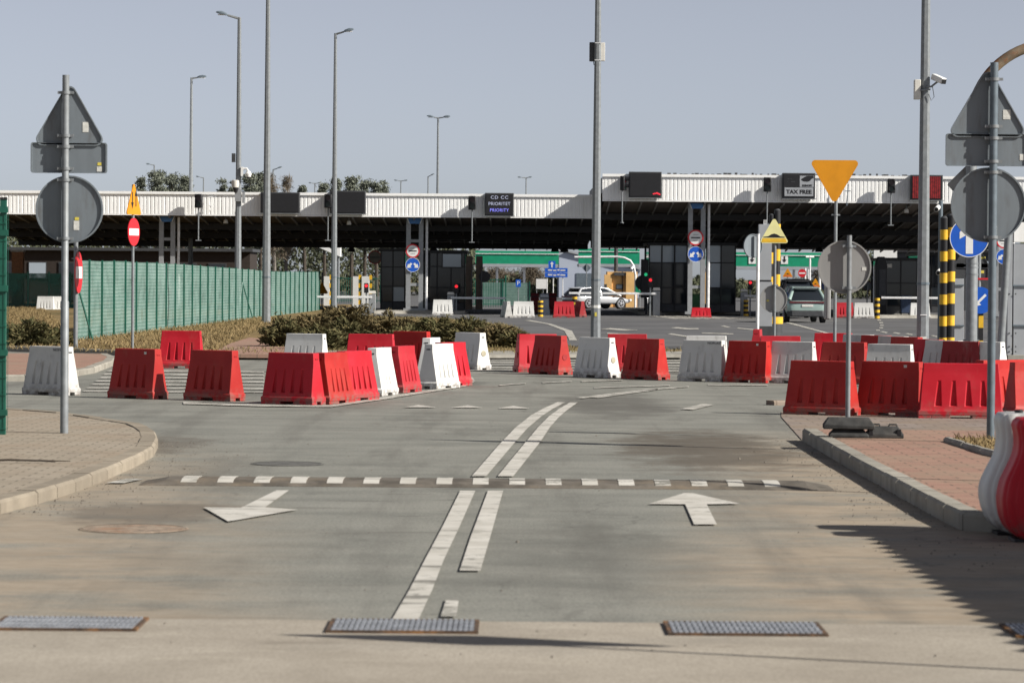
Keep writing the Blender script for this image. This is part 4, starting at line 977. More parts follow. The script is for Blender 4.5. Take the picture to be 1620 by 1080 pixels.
x, z = loc_z(1549.5, 475, p); o = plate(t, 'round_plate', circ(.335, 40), (x, -.10, z), 0, 'blue', 'signback', 'front')
a = R(135); AR = [(-.03, -.2), (.03, -.2), (.03, .06), (.10, .06), (0, .22), (-.10, .06), (-.03, .06)]
deco(o, 'arrow', [(x * math.cos(a + PI * 2 - 0) - z * math.sin(a), x * math.sin(a) + z * math.cos(a)) for x, z in [(q[0], q[1]) for q in AR]][::1], 'white')
x, z = loc_z(1538, 428, p); o = plate(t, 'oblong_plate', rect(.82, .37, .03), (x, .08, z), 0, 'darkgrey', 'darkgrey', 'back'); deco(o, 'sticker', rect(.13, .07, .003, .24, -.03), 'sticker_yellow')
x, z = loc_z(1538, 398, p); o = plate(t, 'triangular_plate', tri(.95, .06), (x, .08, z), 0, 'darkgrey', 'darkgrey', 'back'); deco(o, 'sticker', rect(.13, .05, .003, .28, -.15), 'sticker_yellow')
x, z = loc_z(1547, 441, p); mb = MB(); mb.prism(rect(.40, .045, .01), -.02, .02); mb.build('red_strip', 'red', t, loc=(x + .05, -.04, z))

# thick curved pole with blue arrow disc and diamond plate
p = Vector((A(1536, 590, 73.5).x, 73.5, 0)); k = F / 73.5; t = thing('gantry_pole', 'thick grey pole bending right into a rusty pipe, carrying a big blue arrow disc', 'gantry pole', p)
x0, z0 = loc_z(1536, 197, p); rr = 128 / k; r = .125
mb = MB(); mb.tube([(0, 0, 0), (0, 0, 2.6), (0, 0, 2.62), (x0, 0, z0)], [r * 1.05, r * 1.05, r, r], 20); mb.build('pole', 'galv', t, smooth=50)
mb = MB(); mb.tube([(x0 + rr - rr * math.cos(R(q)), 0, z0 + rr * math.sin(R(q))) for q in range(0, 96, 5)] + [(x0 + rr + 3.5, 0, z0 + rr * .998)], r * .92, 20); mb.build('curved_pipe', 'rust', t, smooth=50)
for y in (387, 393, 404, 508): clamp(t, loc_z(1536, y + 30, p)[1], r, 0)
x, z = loc_z(1532, 376, p); o = plate(t, 'blue_disc', circ(.44, 56), (x, -.17, z), 0, 'blue', 'signback', 'front'); mb = MB(); mb.ring(circ(.44, 56), circ(.425, 56), -.016, -.0101); mb.build('rim', 'white', o)
deco(o, 'arrow', [(-.08, -.36), (.08, -.36), (.08, .05), (.22, -.03), (.22, .12), (0, .34), (-.22, .12), (-.22, -.03), (-.08, .05)], 'white')
x, z = loc_z(1530, 292, p); o = plate(t, 'diamond_plate', roundpoly([(0, -.43), (.43, 0), (0, .43), (-.43, 0)], .04), (x, .17, z), 0, 'signback_light', 'signback_light', 'back'); 
# leaning slim pole
a, b = A(1582, 595, 66), A(1597, 345, 66); t = thing('leaning_pole', 'slim grey pole leaning right beside the grey panelled column', 'pole', (a.x, 66, 0))
mb = MB(); mb.tube([(-.03, 0, 0), (b.x - a.x, 0, b.z)], .075, 12); mb.build('shaft', 'galv', t, smooth=50); mb = MB(); mb.tube([(-.03, 0, 0), (-.02, 0, .15)], .10, 12); mb.build('socket', 'galv_dark', t)
# panelled grey columns
def panel_column(px0, px1, ytop, ybase, Y, ribs, lab, plinth=True):
    p = Vector((A((px0 + px1) / 2, ybase, Y).x, Y, 0)); t = thing('panelled_column', lab, 'steel column', p, 0, 'grey panelled steel columns')
    y0 = ytop
    for y in ribs + [ybase - (12 if plinth else 0)]:
        bx(t, 'panel', px0, px1, y0 + .8, y - .8, p, .45, 'panelgrey'); y0 = y
    for y in ribs: bx(t, 'flange', px0 - .5, px1 + .5, y - .9, y + .9, p, .52, 'galv_dark', -.04, 0)
    if plinth: bx(t, 'plinth', px0 - 9, px1 + 8, ybase - 13, ybase + 2, p, .9, 'concrete', -.2)
    return t, p
t, p = panel_column(1603, 1660, 385, 575, 78, [452, 515], 'wide grey panelled column with bolted flanges at the right edge')
bx(t, 'edge_beam', 1593, 1602.5, 352, 562, p, .3, 'panelgrey', -.06); bx(t, 'white_head', 1604, 1660, 352, 383, p, .5, 'fascia', -.03)
mb = MB()
for y in (465, 527, 548, 556):
    for px in (1596, 1606): x, z = loc_z(px, y, p); mb.tube([(x, -.10, z), (x, -.05, z)], .018, 6)
mb.build('bolt', 'darkgrey', t)
panel_column(1507, 1525, 440, 548, 86, [451, 515], 'narrow grey panelled column behind the blue arrow disc', False)
p = Vector((A(1486, 560, 85).x, 85., 0)); t = thing('camera_pole', 'slim dark pole with two small white cameras left of the tall striped posts', 'camera pole', p)
post(t, 0, loc_z(1489, 318, p)[1], .055, 'galv_dark', 10)
for px, py in ((1484, 328), (1487, 428)):
    x, z = loc_z(px, py, p); mb = MB(); mb.tube([(x - .07, -.20, z - .06), (x + .06, .12, z + .05)], .065, 10); c = mb.build('camera', 'white', t, smooth=40); mb = MB(); mb.tube([(x - .075, -.215, z - .065), (x - .07, -.2, z - .06)], .05, 10); mb.build('lens', 'black', c)
    mb = MB(); mb.tube([(x, 0, z), (0, 0, z - .12)], .02, 6); mb.build('bracket', 'galv', t)
# ================================================================== LAMP POSTS AND MASTS
def lamp(px, ybase, Y, ytop, r0, r1, arms, lab, px_top=None, group='slim grey street lamps', bands=True, name='street_lamp'):
    p = Vector((A(px, ybase, Y).x, Y, 0)); zt = A(px, ytop, Y).z; t = thing(name, lab, 'street lamp', p, 0, group)
    mb = MB(); mb.tube([(0, 0, 0), (0, 0, zt)], [r0, r1], 8); mb.build('pole', 'galv', t, smooth=20)
    if bands:
        mb = MB(); mb.tube([(0, 0, 1.9), (0, 0, 1.95)], r0 * .99, 8); mb.build('band', 'galv_dark', t)
    k = F / Y
    for dx, dy in arms:
        ex, ez = dx / k, -dy / k; a = (0, 0, zt - .05); e = (ex * .55, -.15 * abs(ex), zt - .05 + ez * .6)
        mb = MB(); mb.tube([a, e], [r1 * .75, r1 * .6], 6); mb.build('arm', 'galv', t)
        d = Vector((ex, 0, ez)).normalized(); mb = MB(); ln = max(.55, abs(ex) * .5); q0 = Vector(e); secs = []
        nrm = Vector((-d.z, 0, d.x)); nrm = nrm if nrm.z > 0 else -nrm
        for f, w_, h_ in ((0, .05, .04), (.15, .13, .09), (.55, .17, .12), (.9, .13, .07), (1, .05, .02)):
            c = q0 + d * ln * f; secs.append([tuple(c + Vector((0, s * w_, 0)) + nrm * hh * h_) for s, hh in ((-1, -.3), (1, -.3), (1, .4), (.5, 1), (-.5, 1), (-1, .4))])
        mb.loft(secs); h = mb.build('lamp_head', 'galv_dark', t); mb = MB(); c = q0 + d * ln * .5 - nrm * .05; mb.box(tuple(c), (ln * .6, .2, .03)); mb.build('lens', 'pipe_white', h)
    return t, p
lamp(301, 489, 190, 123, .16, .07, [(17, -2)], 'slim lamp post behind the netting fence with its head to the right')
t, p = lamp(376, 504, 150, 28, .17, .085, [(-33, -8)], 'lamp post with two dome cameras and a long arm to the left')
z = A(376, 297, 150).z; mb = MB(); mb.tube([(-.12, -.3, z), (-.12, -.3, z + .10), (-.12, -.3, z + .32), (-.12, -.3, z + .34)], [.15, .17, .17, .1], 16); c = mb.build('camera_housing', 'offwhite', t, smooth=40); mb = MB(); mb.tube([(-.10, -.3, z - .22), (-.10, -.3, z)], [.08, .13], 14); mb.build('dome', 'black', c)
mb = MB(); mb.box((0, -.15, z - .35), (.28, .22, .55)); mb.box((.25, -.15, z - .45), (.12, .15, .5)); mb.build('junction_box', 'colgrey', t)
z = A(376, 275, 150).z; mb = MB(); mb.box((.17, -.15, z + .1), (.10, .12, .42)); mb.tube([(.2, -.15, z + .22), (.38, -.15, z + .24), (.46, -.15, z + .12)], .05, 8); mb.tube([(.46, -.15, z - .14), (.46, -.15, z + .0), (.46, -.15, z + .12)], [.12, .15, .08], 14); c = mb.build('dome_camera', 'white', t, smooth=40)
mb = MB(); mb.tube([(.46, -.15, z - .24), (.46, -.15, z - .14)], [.05, .10], 12); mb.build('dome', 'darkgrey', c)
mb = MB(); mb.box((-.22, -.1, A(376, 250, 150).z), (.16, .2, .4)); mb.build('loudspeaker', 'darkgrey', t)
lamp(421, 515, 130, -60, .185, .075, [(40, -6)], 'tallest plain grey mast left of the junipers, running out of the top of the frame')
lamp(528, 497, 170, 53, .18, .075, [(24, -6)], 'lamp post with its head to the right, rising behind the tallest juniper')
lamp(691, 480, 250, 186, .15, .07, [(-12, -2), (15, -2)], 'double headed lamp far behind the roof, right of centre')
for px, yt, Y, arms, lab in [(243, 261, 400, [(-11, -2)], 'far lamp above the roof in front of the left pines'), (321, 281, 450, [(-11, -2)], 'far lamp just right of the slim lamp post behind the fence'), (431, 268, 380, [(13, -4)], 'far lamp directly right of the tallest plain mast'),
    (497, 290, 500, [(-8, -1), (8, -1)], 'double headed far lamp between the two dark displays'), (633, 286, 480, [(-9, -1), (9, -1)], 'double headed far lamp right of the pine row'), (676, 279, 420, [(7, -3)], 'short far lamp left of the double headed centre one'), (831, 281, 450, [(-13, -1), (6, -1)], 'double headed far lamp right of the priority display')]:
    lamp(px, 465, Y, yt, .14, .08, arms, lab, group='far lamps beyond the roof', bands=False)
t, p = lamp(942, 535, 108, -140, .175, .085, [(60, -10)], 'tall central grey mast with a metal box strapped high up', name='street_lamp')
z = A(942, 82, 108).z; mb = MB(); mb.box((-.10, .14, z), (.34, .24, .62)); mb.build('equipment_box', 'darkgrey', t, bevel=.015); mb = MB(); mb.box((.16, .12, z), (.16, .22, .60)); mb.build('side_box', 'offwhite', t, bevel=.01)
mb = MB(); mb.box((.02, -.10, z + .28), (.24, .02, .02)); mb.box((.02, -.10, z - .28), (.24, .02, .02)); mb.build('strap', 'pipe_white', t); mb = MB(); mb.tube([(-.14, .1, z - .3), (-.12, .06, z - .43), (-.06, .02, z - .44)], .012, 5); mb.build('cable', 'black', t)
z = A(942, 487, 108).z; mb = MB(); mb.tube([(0, 0, z), (0, 0, z + .09)], .172, 8); mb.build('paper_band', 'sticker', t); mb = MB(); z = A(942, 497, 108).z; mb.box((0, -.163, z), (.07, .012, .13)); mb.build('warning_label', 'sticker_yellow', t)
t, p = lamp(1459, 590, 70.7, -160, .142, .085, [(80, -10)], 'tall grey mast at the right carrying a camera and a grey box')
z = A(1452, 142, 70.7).z; mb = MB(); mb.box((-.17, 0, z), (.13, .22, .42)); mb.build('equipment_box', 'offwhite', t, bevel=.01)
z = A(1480, 126, 70.7).z; mb = MB(); mb.box((0, 0, 0), (.13, .38, .13)); c = mb.build('camera', 'white', t, bevel=.02, loc=(.26, -.22, z)); c.rotation_euler = (R(18), 0, R(32)); mb = MB(); mb.box((0, -.185, -.01), (.11, .03, .10)); mb.build('lens', 'black', c)
mb = MB(); mb.tube([(.24, -.18, z - .06), (.12, -.12, z - .16), (0, -.12, z - .17)], .022, 8); mb.tube([(.1, -.12, z - .22), (-.12, -.12, z - .24)], .02, 8); mb.build('bracket', 'galv', t)
mb = MB(); mb.tube([(.14, -.13, z - .14), (.18, -.13, z - .38), (.12, -.13, z - .46), (.06, -.13, z - .32)], .008, 5); mb.build('cable', 'darkgrey', t)
for i, (y, h, m) in enumerate(((536, .10, 'sticker'), (498, .02, 'pipe_white'))):
    z = A(1459, y, 70.7).z; mb = MB(); mb.box((0, -.135, z), (.14, .012, h)); mb.build('label_plate', m, t)
z = A(1459, 551, 70.7).z; mb = MB(); mb.box((0, -.136, z), (.085, .012, .13)); q = mb.build('warning_label', 'yellow', t); mb = MB(); mb.prism(tri(.06, .004, z), -.146, -.143); mb.build('pictogram', 'black', q)

# ================================================================== FENCES
fa, fb = Vector((A(120, 545, 93).x, 93)), Vector((A(505, 495, 178).x, 178)); nseg = 34
t = thing('netting_fence', 'long green wire fence covered in pale green netting, running away from the road', 'fence', (fa.x, fa.y, .1))
dv = (fb - fa) / nseg; ang = math.atan2(dv.y, dv.x); jit = [rng.normal(scale=.008) for _ in range(nseg + 1)]
def fz(i): return 2.27 + .05 * math.sin(i * .2) - .012 * i * .5 + jit[i]
for i in range(nseg + 1):
    q = dv * i; mb = MB(); mb.box((q.x, q.y, fz(i) / 2), (.055, .055, fz(i) + .06)); mb.build('fence_post', 'green_post', t, smooth=0)
    if i == nseg: break
    e = dv * (i + 1); mb = MB(); nx, nz_ = 8, 12; vs = []; amp = rng.uniform(.02, .06); nrm = Vector((-dv.y, dv.x)).normalized()
    for a in range(nx + 1):
        for b in range(nz_ + 1):
            f, g = a / nx, b / nz_; h = fz(i) * (1 - f) + fz(i + 1) * f; bul = amp * math.sin(PI * f) * (.4 + .8 * math.sin(g * 7 + i)) 
            pp = q.lerp(e, f) + nrm * (.03 + bul * .6); vs.append((pp.x, pp.y, g * h))
    mb.add(vs, [(a * (nz_ + 1) + b, (a + 1) * (nz_ + 1) + b, (a + 1) * (nz_ + 1) + b + 1, a * (nz_ + 1) + b + 1) for a in range(nx) for b in range(nz_)]); mb.build('netting_panel', 'net', t, smooth=60)
for i in (0, 18):
    q = dv * i; mb = MB(); mb.tube([(q.x, q.y, fz(i) * .75), (q.x + .45, q.y + .25, 0)], .028, 6); mb.tube([(q.x, q.y, fz(i) * .75), (q.x - .12, q.y - .9, 0)], .028, 6) if i else None; mb.build('brace', 'green_post', t)
# near green fence post at the left edge with its wire panel
p = G(10, 686, .12); t = thing('mesh_fence', 'dark green welded mesh fence ending at a square post at the left edge', 'fence', (p.x, p.y, .12))
for dx in (0, -2.5):
    mb = MB(); mb.box((dx - .045, 0, 1.36), (.075, .07, 2.76)); mb.build('fence_post', 'green_post', t, smooth=0, bevel=.004); mb = MB(); mb.box((dx - .045, 0, 2.75), (.082, .078, .03)); mb.build('cap', 'black', t)
    mb = MB()
    for z in (.25, .95, 1.7, 2.35, 2.62): mb.box((dx - .035, -.045, z), (.10, .03, .07))
    mb.build('clamp', 'green_post', t)
mb = MB()
for i in range(13): mb.tube([(-2.5, -.045, .06 + i * .2), (.012, -.045, .06 + i * .2)], .0035, 5)
for i in range(51): mb.tube([(-2.48 + i * .05, -.04, .04), (-2.48 + i * .05, -.04, 2.58)], .003, 4, False)
mb.build('wire_panel', 'green_post', t)
# chain link fence behind the lawn on the left
t = thing('chain_link_fence', 'low dark green chain-link fence behind the lawn at the left', 'fence', (A(-40, 495, 180).x, 180, .1)); x1 = A(122, 495, 180).x - t.location.x
mb = MB(); mb.box((x1 / 2, 0, .95), (x1, .02, 1.9)); mb.build('mesh_panel', 'chain', t, smooth=0)
for i in range(5): mb = MB(); mb.tube([(x1 * (i + .55) / 4.9, 0, 0), (x1 * (i + .55) / 4.9, 0, 2.0)], .06, 6); mb.build('fence_post', 'green_post', t)
# grid fence far behind the junipers and by the booths
for px0, px1, Y, lab in ((527, 602, 240, 'dark green palisade fence in front of the white wall pieces'), (738, 800, 215, 'green mesh gate right of the dark booths')):
    a, b = A(px0, 460, Y), A(px1, 460, Y); t = thing('grid_fence', lab, 'fence', (a.x, Y, 0)); wd = b.x - a.x; mb = MB()
    for i in range(int(wd / .16)): mb.box((i * .16, 0, .95), (.035, .03, 1.9))
    mb.box((wd / 2, 0, 1.8), (wd, .05, .05)); mb.box((wd / 2, 0, .2), (wd, .05, .05)); mb.build('rails', 'green_post', t, smooth=0)
    for x in (0, wd): mb = MB(); mb.box((x, 0, 1.05), (.09, .09, 2.1)); mb.build('fence_post', 'green_post', t, smooth=0)
a = A(752, 470, 230); t = thing('netting_screen', 'green netting screen beyond the boom in the open lane', 'screen', (a.x, 230, 0)); mb = MB(); mb.box((1.9, 0, .8), (3.8, .03, 1.6)); mb.build('netting', 'net', t, smooth=0)
for x in (0, 1.9, 3.8): mb = MB(); mb.box((x, -.04, .85), (.06, .06, 1.7)); mb.build('fence_post', 'green_post', t, smooth=0)

# ================================================================== CANOPIES
def corr(mb, x0, x1, z0, z1, y, pitch=.20, d=.025):
    n = int((x1 - x0) / pitch); xs = []
    for i in range(n):
        b = x0 + i * pitch; xs += [(b, y), (b + pitch * .16, y), (b + pitch * .26, y + d), (b + pitch * .44, y + d), (b + pitch * .54, y)]
    xs.append((x1, y)); vs = [(x, yy, z) for z in (z0, z1) for x, yy in xs]; k = len(xs)
    mb.add(vs, [(i, i + 1, k + i + 1, k + i) for i in range(k - 1)])
def canopy(name, lab, X0, X1, Yf, zb, zt, depth, zback, cols, ycol):
    t = thing(name, lab, 'canopy', (0, Yf, 0))
    mb = MB(); corr(mb, X0, X1, zb + .04, zt - .12, 0); mb.build('fascia', 'fascia', t, smooth=0)
    mb = MB(); mb.box(((X0 + X1) / 2, .0, zt - .05), (X1 - X0, .16, .14)); mb.box(((X0 + X1) / 2, .04, zb + .0), (X1 - X0, .10, .07)); mb.build('fascia_trim', 'fascia', t, smooth=0)
    mb = MB(); mb.box(((X0 + X1) / 2, depth / 2 + .25, zt - .22), (X1 - X0 - .1, depth, .2)); 
    mb.build('roof', 'fascia', t, smooth=0)
    for s in (X0 + .06, X1 - .06): mb = MB(); mb.box((s, depth / 2 + .2, (zb + zt) / 2 + .15), (.10, depth - .2, zt - zb - .55)); mb.build('side_board', 'darkgrey', t, smooth=0)
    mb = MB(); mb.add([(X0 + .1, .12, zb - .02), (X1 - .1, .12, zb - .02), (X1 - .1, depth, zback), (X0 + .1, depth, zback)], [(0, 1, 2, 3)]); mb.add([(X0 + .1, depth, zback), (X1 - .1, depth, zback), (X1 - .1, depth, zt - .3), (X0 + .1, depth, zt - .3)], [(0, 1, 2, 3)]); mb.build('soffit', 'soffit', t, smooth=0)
    mb = MB(); n = int((X1 - X0) / .82); sl = (zback - zb) / depth
    for i in range(n):
        x = X0 + .4 + i * .82; mb.loft([[(x - .035, y, z - .04), (x + .035, y, z - .04), (x + .035, y, z - .14), (x - .035, y, z - .14)] for y, z in ((.2, zb), (depth - .1, zback))])
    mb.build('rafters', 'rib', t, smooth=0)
    mb = MB()
    for f in (.22, .5, .8): mb.box(((X0 + X1) / 2, depth * f, zb + sl * depth * f - .22), (X1 - X0 - .3, .25, .36))
    mb.build('cross_beams', 'black', t, smooth=0)
    for px, w_ in cols:
        a = A(px, 496, Yf + ycol); x = a.x; mb = MB()
        for s in (-1, 1): mb.box((x + s * w_ / 2, ycol, (zb - .15) / 2 + .08), (.24, .3, zb - .15))
        for z in (1.55, 3.9): mb.box((x, ycol, z), (w_ - .2, .2, .16))
        mb.box((x, ycol, .2), (w_ + .5, .6, .14)); mb.build('column', 'colgrey', t, smooth=0)
        mb = MB(); mb.loft([[(x + sx * k, ycol - .2 + sy, z) for sx, sy in ((-1, -.15), (1, -.15), (1, .15), (-1, .15))] for z, k in ((zb - .36, .27), (zb - .05, .40))]); mb.build('rain_hopper', 'hopper', t, smooth=0)
        mb = MB()
        for s in (-1, 1): mb.tube([(x + s * .29, ycol - .38, zb - .36), (x + s * .43, ycol - .38, zb - .02)], .025, 6)
        mb.build('hopper_rim', 'pipe_white', t)
        mb = MB(); mb.tube([(x + w_ / 2 + .30, ycol, .2), (x + w_ / 2 + .30, ycol, zb - .1)], .075, 10); mb.build('downpipe', 'pipe_white', t, smooth=40)
    return t
YL, YR = 176.0, 170.0
XL0, XL1 = A(-60, 320, YL).x, A(948, 320, YL).x
cL = canopy('canopy_roof', 'long low white corrugated canopy over the left and middle lanes', XL0, XL1, YL, A(500, 341.5, YL).z, A(500, 305.5, YL).z, 24, 3.77, [(264, .62), (655.5, .68)], 1.4)
XR0, XR1 = A(953, 300, YR).x, A(1690, 300, YR).x
cR = canopy('canopy_roof', 'taller white corrugated canopy over the right lanes', XR0, XR1, YR, A(1200, 319, YR).z, A(1200, 277.5, YR).z, 29, 3.78, [(1101, .66), (1584, .6)], 1.4)
# fluorescent lamp housings under soffit omitted deliberately; small cameras and lamps hung from the front
for px, py, Yb, lab in ((357, 347, YL, 'small white lamp hung under the roof edge left of the tall mast'), (552, 349, YL, 'small white lamp hung under the roof edge beneath the second dark display'), (1434, 330, YR, 'small white lamp hung under the roof edge left of the red display')):
    a = A(px, py, Yb + 1); t = thing('floodlight', lab, 'floodlight', a, 0, 'small lamps under the canopy edge'); mb = MB(); mb.tube([(0, 0, -.22), (0, 0, -.05), (0, 0, .0)], [.13, .11, .05], 12); mb.build('shade', 'offwhite', t); mb = MB(); mb.tube([(0, 0, 0), (0, 0, .35)], .03, 6); mb.build('stem', 'galv', t)

def display(px0, px1, py0, py1, Yf, lab):
    a, b = A(px0, py1, Yf - .6), A(px1, py0, Yf - .6); t = thing('display_board', lab, 'display', ((a.x + b.x) / 2, Yf - .6, (a.z + b.z) / 2), 0, 'display boards on the canopy edge'); w_, h_ = b.x - a.x, b.z - a.z
    mb = MB(); mb.box((0, .28, 0), (w_, .5, h_)); mb.build('housing', 'darkgrey', t, bevel=.02); mb = MB(); mb.box((0, .02, .0), (w_ - .12, .03, h_ - .12)); s = mb.build('screen', 'black', t, smooth=0)
    mb = MB(); mb.box((0, .25, -h_ / 2 - .03), (w_ + .1, .4, .04)); mb.build('tray', 'galv', t)
    return t, w_, h_
display(412, 474, 304.5, 336.5, YL, 'wide blank black display, partly behind the tallest mast'); display(522, 578.5, 302, 337.5, YL, 'blank black display behind the slim lamp post over the junipers')
t, w_, h_ = display(767, 813, 305.5, 341, YL, 'black display reading CD CC, PRIORITET, PRIORITY')
text_mesh('CD CC', .25, 'text_line', 'led_white', t, (0, -.002, .36), 1.1, 1.15); text_mesh('PRIORITET', .25, 'text_line', 'led_white', t, (0, -.002, .02), .95, 1.05); text_mesh('PRIORITY', .25, 'text_line', 'led_blue', t, (0, -.002, -.32), .92, 1.05)
t, w_, h_ = display(995, 1047, 272, 312, YR, 'black display with a small red glow at its lower right corner')
mb = MB()
for i, (x, z, q) in enumerate(((.42, -.48, .1), (.5, -.46, .12), (.6, -.44, .16), (.68, -.47, .14), (.74, -.5, .1))): mb.box((x, -.002, z), (.07, .006, q * .55))
mb.build('lit_dots', 'led_red', t, smooth=0)
t, w_, h_ = display(1238, 1290, 274, 313.5, YR, 'grey display reading TAX FREE with a car picture above')
mb = MB(); mb.box((0, -.002, -.32), (1.48, .006, .44)); mb.build('bright_field', 'panelgrey', t, smooth=0); mb = MB(); mb.box((.40, -.002, .22), (.72, .006, .58)); mb.build('picture_field', 'panelgrey', t, smooth=0)
text_mesh('TAX FREE', .28, 'text_line', 'black', t, (0, -.008, -.33), 1.08, 1.0, .002, .012); text_mesh('SHINOBY', .13, 'text_line', 'black', t, (.42, -.008, .00), .95, 1.0, .002, .008)
mb = MB(); mb.prism([(.10, .30), (.22, .22), (.42, .20), (.56, .24), (.62, .33), (.75, .40), (.74, .50), (.40, .50), (.28, .44), (.14, .36)], -.010, -.006); mb.build('picture', 'black', t, smooth=0)
mb = MB()
for i, (x, z, l_) in enumerate(((-.55, .34, .1), (-.4, .33, .06), (-.6, .2, .04), (-.3, .2, .2))): mb.box((x, -.004, z), (l_, .004, .03))
mb.build('faint_dots', 'darkgrey', t, smooth=0)
t, w_, h_ = display(1441, 1492, 277, 316, YR, 'red display seen behind the tall right mast')
mb = MB()
for i in range(14): mb.box((-w_ / 2 + .13 + i * (w_ - .2) / 14, -.003, 0), ((w_ - .2) / 14 * .8, .006, h_ - .16))
mb.build('red_face', mat('red_led_face', (.22, .014, .016), .5, 0, .35, 6), t, smooth=0)

def signal(px, py, Yf, lab, turned=0, drop=62, bracket=True):
    a = A(px, py, Yf - .5); t = thing('traffic_light', lab, 'traffic light', a, R(turned), 'traffic lights on the canopy edge')
    mb = MB(); mb.box((0, 0, 0), (.40, .24, .74)); mb.build('housing', 'black', t, bevel=.04)
    for z, m in ((.17, 'lens_off'), (-.17, 'lens_off_g')):
        mb = MB(); mb.tube([(0, -.13, z), (0, -.12, z)], .13, 18); l_ = mb.build('lens', m, t); mb = MB()
        P, Q = [], []; n = 14
        for i in range(n + 1):
            an = R(-20) + R(220) * i / n; P.append((.15 * math.cos(an), z + .15 * math.sin(an)))
        vs = [(x, y, zz) for y in (-.12, -.34) for x, zz in P]; mb.add(vs, [(i, i + 1, n + 2 + i, n + 1 + i) for i in range(n)]); mb.build('hood', 'black', l_, smooth=60)
    mb = MB(); mb.tube([(0, .05, -.37), (0, .05, -drop / F * Yf)], .035, 8); mb.box((0, .05, -drop / F * Yf), (.3, .1, .05)); mb.build('hanger', 'galv', t)
    if bracket:
        mb = MB(); x = .62; mb.tube([(x, .3, .2), (x, .3, -.35), (x - .08, .25, -.6)], .025, 6); mb.box((x, .25, .22), (.24, .1, .04)); mb.box((x, .25, -.25), (.2, .1, .04)); mb.build('bracket', 'pipe_white', t)
for px, py, Yf, tu, lab in ((314, 318, YL, 0, 'dark traffic light on the white roof edge by the slim left lamp post'), (519, 318, YL, 0, 'dark traffic light half hidden behind the lamp post at the second display'), (747, 321, YL, 0, 'dark traffic light left of the priority display'),
        (986, 290, YR, 70, 'traffic light turned sideways left of the display with a red glow'), (1214, 292, YR, 0, 'dark traffic light left of the TAX FREE display'), (1410, 294, YR, 0, 'dark traffic light right of the big orange triangle')): signal(px, py, Yf, lab, tu, bracket=tu == 0)
a = A(1342, 310, YR - .4); t = thing('bracket_arm', 'bare bracket on the roof edge right of the big orange triangle', 'bracket', a); mb = MB(); mb.tube([(0, 0, .6), (-.08, 0, -.5)], .03, 6); mb.box((-.03, 0, .25), (.3, .08, .04)); mb.build('arm', 'galv_dark', t)

# lamps hung under the roofs and guards on the right roof edge
for px, py, Y, lab in ((878, 391, 192, 'black hanging lamp under the middle of the left canopy'), (893, 391, 193, 'black hanging lamp right of the other one under the left canopy'), (556, 391, 196, 'black hanging lamp under the left canopy by the white roof corner'), (686, 391, 190, 'black hanging lamp over the wide dark booth'), (1296, 391, 190, 'black hanging lamp above the black van')):
    a = A(px, py, Y); t = thing('hanging_lamp', lab, 'lamp', a, 0, 'hanging lamps under the canopies'); mb = MB(); mb.tube([(0, 0, -.28), (0, 0, -.12), (0, 0, .0)], [.26, .2, .08], 12); mb.build('shade', 'black', t); mb = MB(); mb.tube([(0, 0, 0), (0, 0, .35)], .02, 6); mb.build('cable', 'black', t)
mb = MB(); zt_ = A(1200, 277.5, YR).z
for i in range(46):
    px = 1060 + i * 8.6 + rng.uniform(-2, 2); h_ = rng.uniform(.03, .12); mb.box((A(px, 277, YR).x, .15, zt_ + .02 + h_ / 2), (rng.uniform(.08, .26), .06, h_))
mb.build('edge_guard', 'darkgrey', cR, smooth=0)['kind'] = 'stuff'
# customs stop and pass-either-side discs on the columns
def disc_pair(px, py1, py2, Y, lab1, lab2, d1=22, d2=23):
    k = F / Y
    for py, d, lab, which in ((py1, d1, lab1, 0), (py2, d2, lab2, 1)):
        p = A(px, py, Y); t = thing('round_sign', lab, 'road sign', p, 0, 'customs stop discs' if which == 0 else 'blue keep either side discs'); r = d / k / 2
        o = plate(t, 'disc', circ(r, 44), (0, 0, 0), 0, 'white' if which == 0 else 'blue', 'signback', 'front')
        if which == 0:
            mb = MB(); mb.ring(circ(r, 44), circ(r * .82, 44), -.016, -.0105); mb.build('red_rim', 'red', t); deco(t, 'black_bar', rect(r * 1.15, r * .16, .005), 'black', .006)
            mb = MB(); mb.box((0, -.013, r * .38), (r * .7, .004, r * .07)); mb.box((0, -.013, -r * .38), (r * .7, .004, r * .07)); mb.build('small_words', 'signback_light', t)
        else:
            mb = MB(); mb.ring(circ(r, 44), circ(r * .95, 44), -.016, -.0105); mb.build('white_rim', 'white', t)
            for s in (-1, 1):
                P = [(s * .06 * r + 0, .16 * r), (s * .30 * r, .30 * r), (s * .52 * r, .04 * r), (s * .66 * r, .16 * r), (s * .78 * r, -.42 * r), (s * .18 * r, -.36 * r), (s * .32 * r, -.2 * r)]
                deco(t, 'white_arrow', P if s < 0 else P[::-1], 'white', .006)
        mb = MB(); mb.box((0, .12, 0), (.08, .2, .5)); mb.build('bracket', 'galv', t)
disc_pair(653, 397, 419, 176.6, 'red rimmed customs disc on the left pair of grey columns', 'blue disc with two white arrows on the left pair of grey columns')
disc_pair(1100.5, 376, 402, 170.9, 'red rimmed customs disc on the right pair of grey columns', 'blue disc with two white arrows on the right pair of grey columns', 25, 25)
disc_pair(1588, 381, 406, 170.9, 'red rimmed customs disc half hidden behind the leaning pole', 'blue disc with a white arrow just left of the leaning pole', 24, 24)
